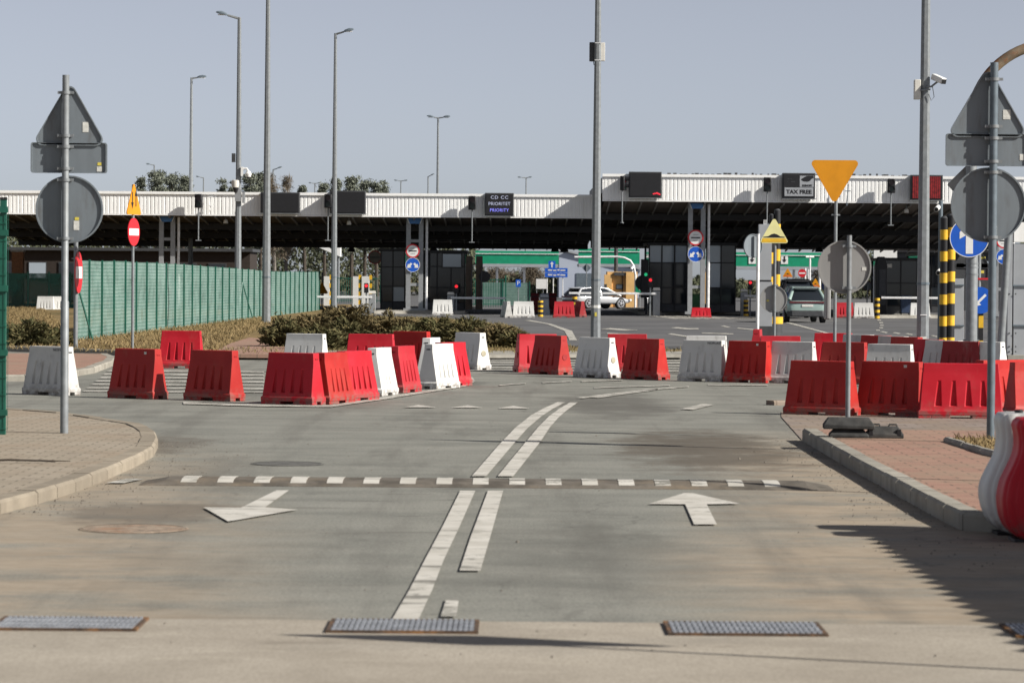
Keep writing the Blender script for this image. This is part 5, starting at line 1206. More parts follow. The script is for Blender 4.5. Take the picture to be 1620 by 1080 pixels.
p = A(593, 407, 182); t = thing('round_sign', 'dark, red rimmed customs disc at the edge of the left glass booth', 'road sign', p, 0, 'customs stop discs'); o = plate(t, 'disc', circ(.36, 40), (0, 0, 0), 0, mat('dark_disc', (.10, .09, .07), .7), 'signback', 'front'); mb = MB(); mb.ring(circ(.38, 40), circ(.32, 40), -.016, -.0105); mb.build('red_rim', mat('dark_red_paint', (.2, .015, .015)), t); deco(t, 'black_bar', rect(.55, .06, .005), 'black', .006)  # disc and rim coloured darker than on the other customs discs
mb = MB(); mb.box((.2, .1, 0), (.5, .05, .05)); mb.build('bracket', 'darkgrey', t)

# ================================================================== BOOTHS
def booth(px0, px1, py0, py1, Y, dep, lab, ncol, glass=('glass_dark',), split=(.33,), roof=True, name='control_booth'):
    a, b = A(px0, py1, Y), A(px1, py0, Y); w_, zt = b.x - a.x, b.z; z0 = .16; t = thing(name, lab, 'booth', ((a.x + b.x) / 2, Y, z0), 0, 'dark glazed control booths'); h = zt - z0
    mb = MB(); mb.box((0, dep / 2, .2), (w_, dep, .4)); mb.build('base_wall', 'darkgrey', t, smooth=0)
    mb = MB(); mb.box((0, dep / 2 + .1, h / 2 + .2), (w_ - .5, dep - .9, h - .5)); mb.build('interior_shade', 'black', t, smooth=0)  # solid black block stands in for the unlit inside
    if roof: mb = MB(); mb.box((0, dep / 2 - .1, h - .08), (w_ + .25, dep + .3, .16)); mb.build('roof', 'black', t, smooth=0, bevel=.02)
    mb = MB()
    for i in range(ncol + 1):
        x = -w_ / 2 + w_ * i / ncol; mb.box((x * .985, .03, h / 2), (.07, .10, h - .1))
    for s in (-1, 1): mb.box((s * w_ / 2, dep, h / 2), (.10, .12, h - .1))
    for f in (0, *split, 1): mb.box((0, .03, .42 + (h - .55) * f), (w_, .11, .06))
    mb.build('frame', 'black', t, smooth=0)
    fr = [0, *split, 1]; k = 0
    for i in range(ncol):
        for j in range(len(fr) - 1):
            x = -w_ / 2 + w_ * (i + .5) / ncol; z0_, z1_ = .45 + (h - .55) * fr[j], .39 + (h - .55) * fr[j + 1]
            mb = MB(); mb.box((x, .05, (z0_ + z1_) / 2), (w_ / ncol - .07, .03, z1_ - z0_)); mb.build('window_pane', glass[k % len(glass)], t, smooth=0); k += 1
    for s in (-1, 1): mb = MB(); mb.box((s * (w_ / 2 - .02), dep / 2, .42 + (h - .5) / 2), (.03, dep - .2, h - .55)); mb.build('side_pane', 'glass_dark', t, smooth=0)
    return t
booth(602, 641, 393, 494, 182, 4, 'narrow glass booth left of the left pair of grey columns', 2, ('glass_dark', 'glass_dark', 'glass_dark', 'glass_sky_painted'), (.3, .68))
booth(669, 736, 396, 494, 180, 5, 'wide dark booth with one bright window right of the left columns', 3, ('glass_dark',), (.3, .72))
a = A(715, 412, 179.9); t = thing('window_screen', 'window painted bright with its reflection at the top of the wide dark booth', 'window', a); mb = MB(); mb.box((.0, 0, 0), (1.02, .03, .72)); mb.build('pane', 'glass_sky_painted', t, smooth=0); mb = MB(); mb.ring(rect(1.1, .8, .01), rect(1.0, .70, .01), -.03, .03); mb.build('frame', 'black', t)
for px0, px1, lab in ((736, 748, 'dark brown metal pillar at the right side of the wide dark booth'), (752, 764, 'rust brown pillar with a round mirror back facing the open lane')):
    a, b = A(px0, 497, 178), A(px1, 408, 178); t = thing('steel_pillar', lab, 'pillar', ((a.x + b.x) / 2, 178, .1)); w_ = b.x - a.x
    mb = MB(); mb.box((0, .3, b.z / 2), (w_, .5, b.z), 0, .92); mb.build('shaft', 'brown', t, bevel=.02); mb = MB(); mb.box((0, .3, .06), (w_ + .1, .6, .12)); mb.build('foot', 'darkgrey', t); mb = MB(); mb.tube([(w_ * .4, -.05, .4), (w_ * .3, -.12, 1.6), (w_ * .45, -.05, 2.6)], .03, 6); mb.build('cable', 'darkgrey', t)
    if px0 > 750: mb = MB(); mb.prism(circ(.31, 28, w_ * .75, 1.9), .0, .06); mb.build('mirror', 'black', t)
booth(1026, 1088, 384, 494, 180, 5, 'glass booth left of the right pair of grey columns', 3, ('glass_dark', 'glass_dark', 'glass_sky_painted'), (.28, .70)); booth(1117, 1164, 384, 494, 180, 5, 'glass booth with bright panes right of the right grey columns', 2, ('glass_dark', 'glass_sky_painted', 'glass_sky_painted', 'glass_dark', 'glass_dark', 'glass_dark'), (.28, .7))
booth(1398, 1452, 408, 500, 178, 6, 'black booth behind the tall right mast', 2, ('glass_dark',), (.5,)); booth(1455, 1492, 400, 500, 186, 6, 'black booth right of the tall right mast', 2, ('glass_dark',), (.4,))
a, b = A(1385, 500, 176), A(1404, 409, 176); t = thing('steel_pillar', 'tall black rounded cabinet behind the tallest striped bollard', 'pillar', ((a.x + b.x) / 2, 176, .1)); mb = MB(); mb.loft([[(x, y, z) for x, y in ((-q, 0), (q, 0), (q, .8), (-q, .8))] for z, q in ((0, .31), (b.z - .5, .31), (b.z - .12, .24), (b.z, .15))]); mb.build('shell', 'black', t, bevel=.03); mb = MB(); mb.box((.05, -.02, 1.5), (.35, .04, 1.9)); mb.build('door', 'darkgrey', t)
a = A(1416, 458, 177); t = thing('camera_pole', 'thin grey pole with a small white plate in front of the black booth', 'camera pole', (a.x - .5, 177, 0)); mb = MB(); mb.tube([(0, 0, 0), (0, 0, 3)], .04, 8); mb.build('post', 'galv', t); mb = MB(); mb.box((.18, 0, 2.75), (.27, .04, .2)); mb.build('plate', 'offwhite', t)
# bins
for px, py, m, lab, h in ((1100, 494, 'bin_green', 'green wheeled bin between the right pair of grey columns', 1.1), (1432, 501, mat('blue_bin', (.03, .05, .10)), 'dark blue bin in front of the black booth', 1.1)):
    p = A(px, py, 175); t = thing('wheeled_bin', lab, 'bin', (p.x, 175, .16)); mb = MB(); mb.loft([[(x, y, z) for x, y in ((-q, -q), (q, -q), (q, q), (-q, q))] for z, q in ((.08, .22), (h * .85, .28))]); mb.build('body', m, t, bevel=.02); mb = MB(); mb.box((0, 0, h * .89), (.62, .62, .07)); mb.build('lid', m, t, bevel=.02)
    for s in (-1, 1): mb = MB(); mb.tube([(s * .2 - .03, .2, .08), (s * .2 + .03, .2, .08)], .08, 12); mb.build('wheel', 'tyre', t)

# boom barriers
def boom(px, py0, py1, ya, px_end, Y, lab, lampc, lpx, lpy, cw=11, bollard=None):
    a = A(px, py1, Y); t = thing('boom_barrier', lab, 'boom gate', (a.x, Y, 0), 0, 'boom barriers at the booths'); k = F / Y; zt = A(px, py0, Y).z; za = A(px, ya, Y).z; w_ = cw / k
    mb = MB(); mb.box((0, .15, zt / 2 - .05), (w_, .3, zt - .1)); mb.build('cabinet', 'colgrey', t, bevel=.02); mb = MB(); mb.box((0, .15, zt), (w_ * 1.08, .33, .14), 0, .8); mb.build('cap', 'offwhite', t)
    e = A(px_end, ya, Y); L_ = e.x - a.x; mb = MB(); mb.box((L_ / 2, -.06, za), (abs(L_), .06, .11)); mb.build('arm', 'pipe_white', t, bevel=.01)
    if lpx:
        l_ = A(lpx, lpy, Y); x, z = l_.x - a.x, l_.z; mb = MB(); mb.box((x, 0, z - .12), (.24, .14, .52)); h = mb.build('signal_head', 'black', t, bevel=.02); mb = MB(); mb.tube([(x, -.085, z), (x, -.07, z)], .085, 14); mb.build('lamp', lampc, h)
        mb = MB(); mb.box((x, .02, (z - .3) / 2), (.08, .08, z - .3)); mb.build('signal_post', 'galv', t)
boom(588.5, 462, 497, 470, 480, 177, 'boom barrier with white arm across the lane left of the narrow booth', 'lamp_red', 579.5, 452); boom(713, 464, 497, 471, 800, 177, 'boom barrier at the wide dark booth with its arm across the open lane', 'lamp_red', 722, 453)
boom(1038.5, 457, 498, 464.5, 900, 172, 'boom barrier left of the right columns, arm passing before the yellow hut', 'lamp_red', 1029, 443); boom(1177, 459, 499, 468, 1210, 176, 'boom barrier behind the slim pale post with a red lamp', 'lamp_red', 1187, 447); boom(1500, 465, 503, 471.5, 1394, 172, 'boom barrier with white arm in front of the black booth', 'lamp_red', None, 0)
a = A(1020, 440, 179); t = thing('traffic_light', 'traffic light showing green at the left edge of the right booth', 'traffic light', a); mb = MB(); mb.box((0, .2, -.02), (.4, .3, 2.1)); mb.build('housing', 'black', t, bevel=.03); mb = MB(); mb.tube([(.06, .03, .2), (.06, .04, .2)], .09, 14); mb.build('lamp', 'lamp_green', t); mb = MB(); mb.prism(circ(.42, 28, -.1, -.25), .1, .16); mb.build('back_disc', 'black', t); mb = MB(); mb.box((.1, .25, -1.5), (.12, .12, 1.3)); mb.build('post', 'black', t)
a = A(760, 440, 181); 
def bollard(px, py0, py1, lab, r=.13):
    p = G(px, py1); k = F / p.y; h = (py1 - py0) / k; t = thing('bollard', lab, 'bollard', p, 0, 'black and yellow striped bollards'); mb = MB(); mb.tube([(0, 0, 0), (0, 0, h - .03), (0, 0, h)], [r, r, r * .8], 16); mb.build('post', 'black', t, smooth=40); mb = MB(); n = 7
    for i in range(0, n, 2): mb.tube([(0, 0, h * (i + .06) / n), (0, 0, h * (i + .96) / n - (.01 if i == n - 1 else 0))], r + .004, 16)
    mb.build('stripes', 'yellow', t, smooth=40)
for px, a, b, lab in ((855, 475, 501, 'striped bollard left of the bright red barrier in the open lane'), (909, 469, 500, 'striped bollard right of the bright red barrier in the open lane'), (1039.5, 474, 500, 'striped bollard before the boom barrier left of the right columns'), (1180, 474, 500, 'striped bollard left of the slim pale post'), (1387.5, 471, 504, 'tallest striped bollard, before the black rounded cabinet')): bollard(px, a, b, lab)
# ================================================================== THINGS SEEN THROUGH THE CANOPY
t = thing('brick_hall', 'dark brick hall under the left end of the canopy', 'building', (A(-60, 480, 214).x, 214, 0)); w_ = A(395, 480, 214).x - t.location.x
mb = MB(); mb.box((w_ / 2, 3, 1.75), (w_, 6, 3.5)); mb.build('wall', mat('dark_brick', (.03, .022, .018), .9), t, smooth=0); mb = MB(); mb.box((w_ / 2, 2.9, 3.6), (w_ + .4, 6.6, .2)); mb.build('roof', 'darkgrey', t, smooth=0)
for i in range(9): mb = MB(); mb.box((1.0 + i * 1.95, -.02, 2.2), (1.2, .06, 1.1)); f = mb.build('window', 'darkgrey', t, smooth=0); mb = MB(); mb.box((1.0 + i * 1.95, -.06, 2.2), (1.08, .03, .98)); mb.build('pane', 'glass_sky_painted' if i in (2, 5, 6) else 'glass_dark', f, smooth=0)
a = A(27, 470, 183); t = thing('brick_pier', 'sunlit brown brick pier at the left end under the canopy', 'pier', (a.x, 183, 0)); mb = MB(); mb.box((0, .3, 1.6), (.62, .6, 3.2)); mb.build('shaft', 'brick', t, smooth=0); mb = MB(); mb.box((0, .3, 3.24), (.74, .72, .1)); mb.build('cap', 'concrete', t, smooth=0)
t = thing('dark_hall', 'dark hall closing the lanes at the right end under the canopy', 'building', (A(1400, 480, 216).x, 216, 0)); w_ = A(1700, 480, 216).x - t.location.x; mb = MB(); mb.box((w_ / 2, 3, 1.9), (w_, 6, 3.8)); mb.build('wall', 'darkgrey', t, smooth=0); mb = MB(); mb.box((w_ / 2, 2.9, 3.9), (w_ + .3, 6.4, .18)); mb.build('roof', 'black', t, smooth=0)
for i in range(4): mb = MB(); mb.box((1.2 + i * 2.6, -.03, 2.9), (.9, .05, .7)); mb.build('window', 'glass_sky_painted', t, smooth=0)
# second, green edged canopy
for px0, px1, pyt, pyb, Y, lab, cols in ((752, 884, 397.5, 417, 290, 'green edged second canopy seen left of the pale gabled hall', (786, 829)), (915, 1012, 394, 417, 300, 'green edged canopy behind the tall central mast', (1000,)), (1164, 1300, 400, 421, 290, 'green edged canopy behind the car lane at the right', (1200, 1257, 1298))):
    a, b = A(px0, pyb, Y), A(px1, pyt, Y); t = thing('green_canopy', lab, 'canopy', ((a.x + b.x) / 2, Y, 0), 0, 'green edged canopies behind'); w_ = b.x - a.x; h = b.z - a.z
    mb = MB(); mb.box((0, .1, (a.z + b.z) / 2), (w_, .2, h)); mb.build('green_edge', 'green', t, smooth=0); mb = MB(); mb.box((0, 4, a.z - .14), (w_ - .1, 8, .26)); mb.build('deck', 'panelgrey', t, smooth=0); mb = MB(); mb.box((0, -.06, b.z - .25), (w_, .06, .06)); mb.build('pipe', 'pipe_white', t, smooth=0)
    for c in cols: x = A(c, 470, Y).x - t.location.x; mb = MB(); mb.tube([(x, 1, 0), (x, 1, a.z)], .12, 10); mb.build('column', 'pipe_white', t, smooth=40)
    if px0 == 1164:
        for c in (1190, 1241): x = A(c, 410, Y).x - t.location.x; mb = MB(); mb.box((x, -.03, (a.z + b.z) / 2), (.62, .05, .8)); s = mb.build('white_panel', 'white', t, smooth=0); mb = MB(); mb.prism([(x - .06, (a.z + b.z) / 2 + .28), (x - .06, (a.z + b.z) / 2), (x - .2, (a.z + b.z) / 2), (x, (a.z + b.z) / 2 - .28), (x + .2, (a.z + b.z) / 2), (x + .06, (a.z + b.z) / 2), (x + .06, (a.z + b.z) / 2 + .28)], -.075, -.06); mb.build('arrow', 'black', s)
# pale gabled hall
a, b = A(884, 480, 325), A(1012, 480, 325); t = thing('pale_hall', 'pale blue-grey gabled hall behind the tall central mast', 'building', (a.x, 325, 0)); w_ = b.x - a.x; zl, zr = A(884, 399, 325).z, A(1012, 428, 325).z
mb = MB(); mb.prism([(0, 0), (w_, 0), (w_, zr), (.6, zl), (0, zl - .3)], 0, 14); mb.build('wall', 'paleblue', t, smooth=0); mb = MB(); mb.prism([(-.2, zl + .02), (.5, zl + .08), (w_ + .3, zr + .02), (w_ + .3, zr + .2), (.5, zl + .28), (-.2, zl + .2)], -.3, 14.2); mb.build('roof', 'panelgrey', t, smooth=0)
mb = MB(); mb.box((A(925, 470, 325).x - a.x, -.02, A(925, 445, 325).z), (1.7, .1, 1.6)); mb.build('door', 'galv_dark', t, smooth=0)
# white rear roof edge, white wall pieces
pp = [A(x, y, 250) for x, y in ((499, 389), (538, 389), (538, 406))]; t = thing('roof_panel', 'bright white roof corner beyond the canopy, behind the slim lamp post', 'roof', (pp[0].x, 250, 0)); mb = MB(); mb.prism([(q.x - pp[0].x, q.z) for q in (pp[0], pp[2], pp[1])], 0, 2); mb.build('sheet', 'white', t, smooth=0); mb = MB(); x = pp[1].x - pp[0].x; mb.tube([(x - .2, 1.6, 0), (x - .2, 1.6, pp[1].z - .4)], .1, 8); mb.build('column', 'galv', t)
for px0, px1, lab in ((512, 521, 'white wall piece just left of the slim lamp post'), (558, 567, 'white wall piece beside a yellow striped edge'), (572, 584, 'white wall piece behind the red boom lamp')):
    a, b = A(px0, 490, 205), A(px1, 437, 205); t = thing('white_wall', lab, 'wall', (a.x, 205, 0), 0, 'white wall pieces beyond the lanes'); w_ = b.x - a.x; mb = MB(); mb.box((w_ / 2, .3, b.z / 2), (w_, .5, b.z)); mb.build('panel', 'white', t, smooth=0); mb = MB()
    for i in range(4): mb.box((w_ + .09, .2, .35 + i * .52), (.16, .2, .28))
    mb.build('yellow_edge', 'yellow', t, smooth=0)
a = A(517, 470, 190); t = thing('road_sign', 'orange triangular sign edge peeking out right of the netting fence', 'road sign', (a.x - .28, 190, 0)); mb = MB(); mb.tube([(0, 0, 0), (0, 0, 2.2)], .04, 8); mb.build('post', 'galv', t); o = plate(t, 'triangle', tri(.8, .05), (0, -.05, 1.3), 25, 'orange', 'signback', 'front')
# blue guide signs, parking sign, white board
a = A(880, 432, 225); k = F / 225; t = thing('guide_sign', 'two stacked blue guide signs with a white up arrow plate on top', 'guide sign', (a.x, 225, 0))
for i, py in enumerate((427.5, 435)): z = A(880, py, 225).z; mb = MB(); mb.box((0, 0, z), (1.55, .05, .30)); o = mb.build('blue_panel', 'blue', t, smooth=0); mb = MB(); [mb.box((q, -.03, z + dz), (w_, .006, .09)) for q, w_, dz in ((-.42, .3, .01), (-.1, .22, -.01), (.15, .16, .02), (.45, .34, 0))]; mb.build('worn_words', 'offwhite', o, smooth=0)
z = A(873, 418.5, 225).z; mb = MB(); mb.prism(rect(.48, .50, .03, -.3, z), -.03, .03); o = mb.build('arrow_panel', 'blue', t); mb = MB(); mb.prism([(x - .3, q + z) for x, q in [(-.04, -.2), (.04, -.2), (.04, .05), (.13, .03), (0, .2), (-.13, .03), (-.04, .05)]], -.035, -.031); mb.build('arrow', 'white', o)
for x in (-.62, -.2, .45): mb = MB(); mb.tube([(x, .06, 0), (x, .06, A(880, 424, 225).z)], .035, 8); mb.build('post', 'pipe_white', t)
a = A(820, 448, 225); t = thing('parking_sign', 'small blue parking sign on a post in the open lane', 'road sign', (a.x, 225, 0)); o = plate(t, 'panel', rect(.34, .5, .03), (0, -.05, a.z), 0, 'blue', 'signback', 'front'); text_mesh('P', .4, 'letter', 'white', o, (0, -.014, 0)); mb = MB(); mb.tube([(0, 0, 0), (0, 0, a.z + .2)], .035, 8); mb.build('post', 'galv', t)
a = A(857, 449, 228); t = thing('notice_board', 'blank white board on thin legs in front of the guide signs', 'notice board', (a.x, 228, 0)); mb = MB(); mb.box((0, 0, a.z), (.78, .05, .68)); mb.build('board', 'white', t, smooth=0)
for x in (-.35, .1, .35): mb = MB(); mb.tube([(x, .05, 0), (x, .05, a.z)], .03, 6); mb.build('leg', 'galv', t)
a = A(928, 424, 235); t = thing('diamond_sign', 'grey diamond sign seen from behind, left of the tall central mast', 'road sign', (a.x, 235, 0)); plate(t, 'plate', [(0, -.32), (.32, 0), (0, .32), (-.32, 0)], (0, .05, a.z), 0, 'galv_dark', 'galv_dark', 'front'); mb = MB(); mb.tube([(0, 0, 0), (0, 0, a.z + .3)], .035, 8); mb.build('post', 'galv', t)
# white arched lane gate
t = thing('arched_gantry', 'white arched pipe gantry curving down beside the yellow hut', 'gantry', (A(1005, 480, 215).x, 215, 0)); k = F / 215; z1 = A(960, 406, 215).z; mb = MB(); mb.tube([(-4.0, 0, z1 - .05), (-1.2, 0, z1), (-.75, 0, z1 - .06), (-.35, 0, z1 - .25), (-.12, 0, z1 - .6), (0, 0, z1 - 1.2), (0, 0, 0)], .07, 10); mb.build('pipe', 'pipe_white', t, smooth=50); mb = MB(); mb.tube([(-.12, 0, z1 - .6), (-.3, -.2, z1 - .8)], .08, 8); mb.build('lamp', 'pipe_white', t)
# yellow hut
a, b = A(958, 490, 222), A(1006, 430, 222); t = thing('yellow_hut', 'ochre flat roofed hut behind the boom at the tall central mast', 'building', (a.x, 222, 0)); w_ = b.x - a.x; mb = MB(); mb.box((w_ / 2 + .1, 1.5, b.z / 2), (w_, 3, b.z)); mb.build('wall', 'ochre', t, smooth=0); mb = MB(); mb.box((.15, .1, b.z / 2 - .1), (.5, .6, b.z - .2)); mb.box((w_ * .85, -.1, b.z / 2), (w_ * .36, .5, b.z - .02)); mb.build('bay', 'ochre', t, smooth=0)
mb = MB(); mb.box((w_ * .5, 1.2, b.z - .15), (w_ * .45, 3, .22)); mb.build('roof', 'darkgrey', t, smooth=0); mb = MB(); mb.box((w_ * .46, -.02, b.z * .58), (.5, .06, .34)); f = mb.build('window', 'black', t, smooth=0); mb = MB(); mb.box((w_ * .46, -.06, b.z * .58), (.42, .03, .26)); mb.build('pane', 'glass_sky_painted', f, smooth=0); mb = MB(); mb.box((.0, -.24, b.z * .4), (.14, .06, 1.2)); mb.build('door', 'darkgrey', t, smooth=0); mb = MB(); mb.box((w_ * .55, -.08, b.z / 2), (.06, .06, b.z)); mb.build('downpipe', 'brown', t); mb = MB(); mb.tube([(w_ * .35, 1, b.z), (w_ * .35, 1, b.z + 2.4)], .14, 10); mb.build('flue', 'darkgrey', t)
a = A(1012, 455, 205); t = thing('green_notice', 'green box with a white notice beside the yellow hut', 'notice', (a.x, 205, 0)); mb = MB(); mb.box((0, 0, a.z), (.55, .2, .75)); mb.build('box', 'green', t, bevel=.02); mb = MB(); mb.box((.1, -.11, a.z + .05), (.3, .02, .4)); mb.build('notice', 'white', t); mb = MB(); mb.tube([(0, .05, 0), (0, .05, a.z)], .05, 8); mb.build('post', 'galv', t)
# hump signs and no entry disc beyond the car
for px, py, w_, lab in ((1246, 431, .69, 'orange hump triangle left, right above the black van'), (1290, 447, .69, 'orange hump triangle right of the black van')):
    a = A(px, py, 214); t = thing('hump_sign', lab, 'road sign', (a.x, 214, 0), 0, 'orange hump signs beyond the car'); o = plate(t, 'triangle', tri(w_, .04), (0, -.05, a.z), 0, 'orange', 'signback', 'front'); deco(o, 'hump', [(-.17, -.12), (.17, -.12), (.08, -.1), (.0, -.04), (-.08, -.1)], 'black'); deco(o, 'lower_band', [(-.25, -.26), (.25, -.26), (.22, -.17), (-.22, -.17)], mat('orange_red_band', (.6, .12, .03)), .003); mb = MB(); mb.tube([(0, 0, 0), (0, 0, a.z)], .035, 8); mb.build('post', 'galv', t)
a = A(1269, 432, 230); t = thing('no_entry_sign', 'small no entry disc far down the car lane', 'road sign', (a.x, 230, 0)); o = plate(t, 'disc', circ(.29, 28), (0, -.05, a.z), 0, 'red', 'signback', 'front'); deco(o, 'white_bar', rect(.44, .10, .01), 'white'); mb = MB(); mb.tube([(0, 0, 0), (0, 0, a.z)], .035, 8); mb.build('post', 'galv', t)
for i, (px, pt, lab) in enumerate(((1274, 424, 'left of the white posts behind the no entry disc'), (1279, 426, 'right of the white posts behind the no entry disc'), (1281.5, 405, 'white lamp post with two small heads behind the car lane'))):
    a = A(px, pt, 240); t = thing('white_post', lab, 'post', (a.x, 240, 0)); mb = MB(); mb.tube([(0, 0, 0), (0, 0, a.z)], .07, 8); mb.build('shaft', 'pipe_white', t)
    if i == 2: mb = MB(); mb.loft([[(-.3 + q, y, a.z - .1 + z) for y, z in ((-.1, 0), (.1, 0), (0, .12))] for q in (0, .6)]); mb.build('lamp_head', 'white', t)
a = A(1307, 452, 190); t = thing('round_sign', 'blue round arrow sign right of the pale green car', 'road sign', (a.x, 190, 0)); o = plate(t, 'disc', circ(.30, 36), (0, -.05, a.z), 20, 'blue', 'signback', 'front'); deco(o, 'arrow', [(-.05, -.2), (.02, -.2), (.02, .02), (.1, .0), (.1, .12), (-.02, .2), (-.12, .05), (-.05, .05)], 'white'); mb = MB(); mb.tube([(0, 0, 0), (0, 0, a.z + .2)], .04, 8); mb.build('post', 'galv', t)
p = A(1372, 452, 196); t = thing('round_sign', 'grey round sign back left of the black rounded cabinet', 'road sign', (p.x, 196, 0)); plate(t, 'disc', circ(.27, 32), (0, .05, p.z), 0, 'signback', 'signback', 'front'); mb = MB(); mb.ring(circ(.30, 32), circ(.26, 32), .03, .06); mb.build('rim', mat('maroon_rim', (.12, .02, .03)), t, loc=(0, 0, p.z)); mb = MB(); mb.tube([(0, 0, 0), (0, 0, p.z)], .04, 8); mb.build('post', 'galv', t)
a, b = A(1383, 430, 300), A(1420, 396, 300); t = thing('pale_wall', 'pale grey wall seen through the gap above the black cabinet', 'wall', (a.x, 214, 0)); mb = MB(); 
a, b = A(1382, 430, 214), A(1419, 396, 214); t.location.x = a.x; mb.box(((b.x - a.x) / 2, 0, (a.z + b.z) / 2 + .0), (b.x - a.x, .2, b.z - a.z)); mb.build('panel', 'white', t, smooth=0); mb = MB(); mb.box(((b.x - a.x) / 2, .1, a.z / 2), (.3, .3, a.z)); mb.build('support', 'darkgrey', t)

# ================================================================== CARS
def car(lab, x, y, rz, paint, H=1.65, L=4.75, W=1.93, name='parked_car'):
    t = thing(name, lab, 'car', (x, y, 0), rz); hl, hw = L / 2, W / 2; bl = H * .63
    st = [(-hl, .70, .40, bl * .84), (-hl + .07, .90, .30, bl * .97), (-hl + .35, .985, .28, bl), (-hl + 1.0, 1.0, .30, bl), (0, 1.0, .28, bl * .985), (hl - 1.5, .99, .28, bl * .97), (hl - .6, .97, .30, bl * .86), (hl - .15, .88, .36, bl * .74), (hl, .74, .45, bl * .62)]
    def sec(y_, k, z0, z1): 
        h = hw * k; m_ = z0 + (z1 - z0) * .55
        return [(-h * .86, y_, z0), (h * .86, y_, z0), (h * .97, y_, z0 + (z1 - z0) * .22), (h, y_, m_), (h * .985, y_, z1 - .10), (h * .93, y_, z1), (0, y_, z1 + .015), (-h * .93, y_, z1), (-h * .985, y_, z1 - .10), (-h, y_, m_), (-h * .97, y_, z0 + (z1 - z0) * .22)]
    mb = MB(); mb.loft([sec(*q)[::-1] for q in st]); b_ = mb.build('body', paint, t, smooth=50); sm = b_.modifiers.new('sub', 'SUBSURF'); sm.levels = 2; sm.render_levels = 2
    gs = [(-hl + .16, .84, bl - .02, bl + .02), (-hl + .55, .80, bl - .02, H * .955), (-hl + 1.1, .79, bl - .02, H * .985), (-.1, .79, bl - .02, H), (.45, .79, bl - .02, H * .975), (1.35, .80, bl - .03, bl + .01)]
    def gsec(y_, k, z0, z1): h = hw * k; tw = h * (1 - .29 * (z1 - z0) / (H - bl)); return [(-h, y_, z0), (h, y_, z0), (tw, y_, z1 - .03), (tw * .9, y_, z1), (-tw * .9, y_, z1), (-tw, y_, z1 - .03)]
    mb = MB(); mb.loft([gsec(*q)[::-1] for q in gs]); wn = mb.build('windows', 'glass_dark', t, smooth=40); sw = wn.modifiers.new('sub', 'BEVEL'); sw.width = .09; sw.segments = 3; sw.limit_method = 'ANGLE'; sw.angle_limit = R(30)
    mb = MB(); mb.loft([[(-w_, y_, z - .035), (w_, y_, z - .035), (w_ * .96, y_, z + .012), (-w_ * .96, y_, z + .012)][::-1] for y_, w_, z in ((-hl + .42, hw * .54, H * .945), (-hl + .6, hw * .57, H * .965), (-hl + 1.1, hw * .565, H * .993), (-.1, hw * .56, H + .008), (.45, hw * .555, H * .982))]); rf = mb.build('roof', paint, t, smooth=50)
    for s in (-1, 1):
        mb = MB(); mb.tube([(s * hw * .84, -hl + .20, bl), (s * hw * .59, -hl + .58, H * .945), (s * hw * .575, -hl + 1.15, H * .985), (s * hw * .565, .4, H * .972), (s * hw * .81, 1.36, bl - .02)], [.10, .07, .045, .04, .04], 8); mb.tube([(s * hw * .80, -.15, bl), (s * hw * .64, -.2, H * .985)], .04, 6); mb.build('pillar', paint, t, smooth=50)
        mb = MB(); mb.box((s * (hw + .10), .85, bl + .08), (.2, .12, .15)); mb.build('mirror', paint, t, bevel=.03)
        mb = MB(); mb.box((s * hw * .80, hl - .16, bl * .66), (.34, .16, .13)); mb.build('headlight', 'pipe_white', t, bevel=.03)
    mb = MB(); mb.loft([[(x_, -hl + dy, z) for x_, z in ((-hw * w_, z0), (hw * w_, z0), (hw * w_, z1), (-hw * w_, z1))] for dy, w_, z0, z1 in ((-.015, .74, .30, .58), (.2, .95, .28, .56))]); mb.build('rear_bumper', 'darkgrey', t, bevel=.03)
    mb = MB(); mb.box((0, -hl + .03, bl * .905), (W * .86, .10, .085)); tl = mb.build('tail_light_bar', mat('tail_light_red', (.10, .012, .018), .15, 0, .1, spec=.7), t, bevel=.015)
    mb = MB(); mb.box((0, -hl - .005, bl * .76), (.52, .03, .11)); q = mb.build('number_plate', 'sticker', t, bevel=.005)
    mb = MB(); mb.box((0, -hl + .44, H * .955), (W * .6, .18, .035)); mb.build('spoiler', 'darkgrey', t, bevel=.01)
    for sx in (-1, 1):
        for yy in (-hl + .95, hl - .92):
            mb = MB(); xx = sx * (hw - .13); mb.tube([(xx - .125, yy, .36), (xx - .09, yy, .36), (xx + .09, yy, .36), (xx + .125, yy, .36)], [.32, .36, .36, .32], 26); w_ = mb.build('wheel', 'tyre', t, smooth=30)
            mb = MB()
            for i in range(5):
                a = 2 * PI * i / 5; mb.tube([(xx + sx * .127, yy, .36), (xx + sx * .127, yy + .22 * math.cos(a), .36 + .22 * math.sin(a))], [.05, .035], 6)
            mb.tube([(xx + sx * .12, yy, .36), (xx + sx * .128, yy, .36)], .10, 12); n = 26
            P, Q = circ(.255, n), circ(.205, n); mb.add([(xx + sx * .128, yy + a, .36 + b) for a, b in P] + [(xx + sx * .128, yy + a, .36 + b) for a, b in Q], [(i, (i + 1) % n, (i + 1) % n + n, i + n) for i in range(n)]); mb.build('rim', 'rim', w_, smooth=30)
    return t
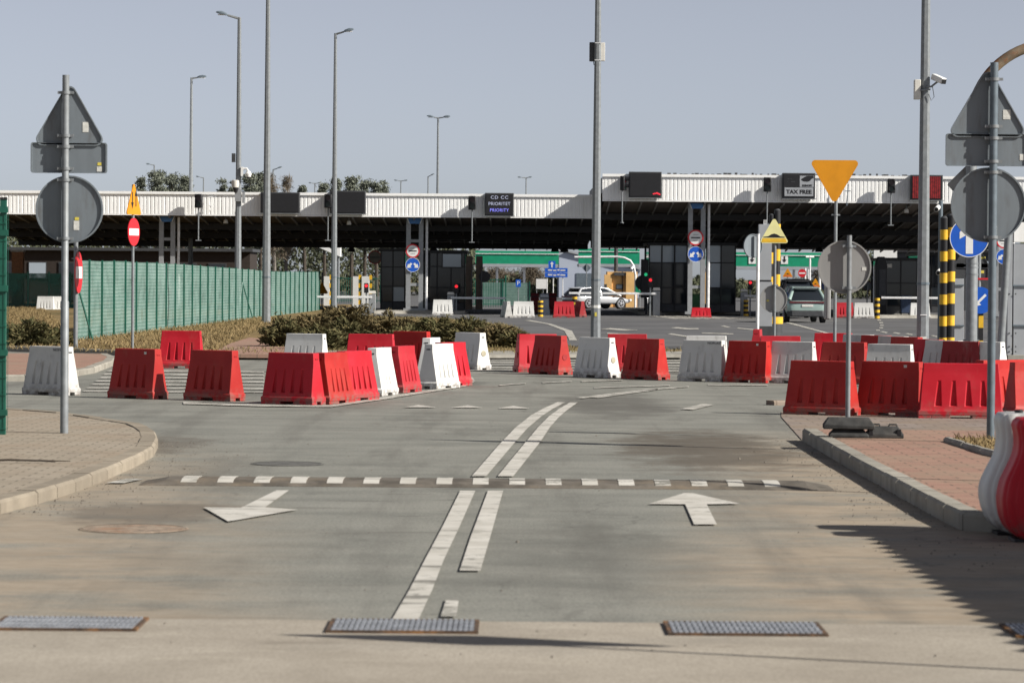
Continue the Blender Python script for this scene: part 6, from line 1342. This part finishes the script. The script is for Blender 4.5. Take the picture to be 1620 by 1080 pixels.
def paint(name, col, metal=.4, rough=.25):
    s = N(name); s.b.inputs['Coat Weight'].default_value = .6; s.b.inputs['Coat Roughness'].default_value = .06; co = s.coord(False); return s.out(s.mix(s.rng(s.noise(co, 1.5, 5), .4, .7, 0, .35), col, mul(col, .8)), rough, metal)
pc = G(1273, 511); car('pale green car seen from behind, driving into the lane under the right canopy', pc.x, pc.y + 2.4, R(3), paint('pale_green_paint', (.31, .41, .38), .15))
car('black van roof showing above the pale green car', A(1256, 450, 168).x, 168, R(2), paint('black_paint', (.012, .012, .014), .2), H=2.0, L=4.9, W=1.95)
car('silver car crossing behind the tall central mast', A(944, 470, 210).x, 210, R(-58), paint('silver_paint', (.50, .51, .53), .25), H=1.36, L=4.3)

# ================================================================== OUTSIDE THE FRAME (their shadows reach the road)
t = thing('shelter', 'corrugated roofed shelter standing to the right of the road, its jagged shadow on the lane', 'shelter', (6.45, 24.9, 0)); mb = MB(); vs = []; n = 50
for i in range(n + 1):
    z = 2.5 + (.06 if i % 2 else -.03); y = -i * .2 - (.10 if i % 2 else 0)
    vs += [(0, y, z), (7, y, z)]
mb.add(vs, [(2 * i, 2 * i + 1, 2 * i + 3, 2 * i + 2) for i in range(n)]); r_ = mb.build('roof', 'panelgrey', t, smooth=0); so_ = r_.modifiers.new('thick', 'SOLIDIFY'); so_.thickness = .02
for x in (1.2, 6.6):
    for y in (-.8, -5, -9.2): mb = MB(); mb.box((x, y, 1.22), (.12, .12, 2.44)); mb.build('post', 'galv', t, smooth=0)
for x, y, h, lab in ((6.6, 29.6, 4.4, 'plain sign post on the red paving just outside the right edge'), (5.45, 15.7, 4.4, 'unseen post with a plate near the camera, added for its shadow on the apron')):
    t = thing('sign_post', lab, 'road sign', (x, y, 0)); post(t, 0, h, .025 if y < 20 else .04); plate(t, 'oblong_plate', rect(1.1, .75, .03), (0, .07, h - .5), 0, 'signback', 'signback', 'back')  # nearer post and plate are added, sized for their shadow on the concrete
for o in list(bpy.data.objects):
    if 'used' in o.keys(): del o['used']
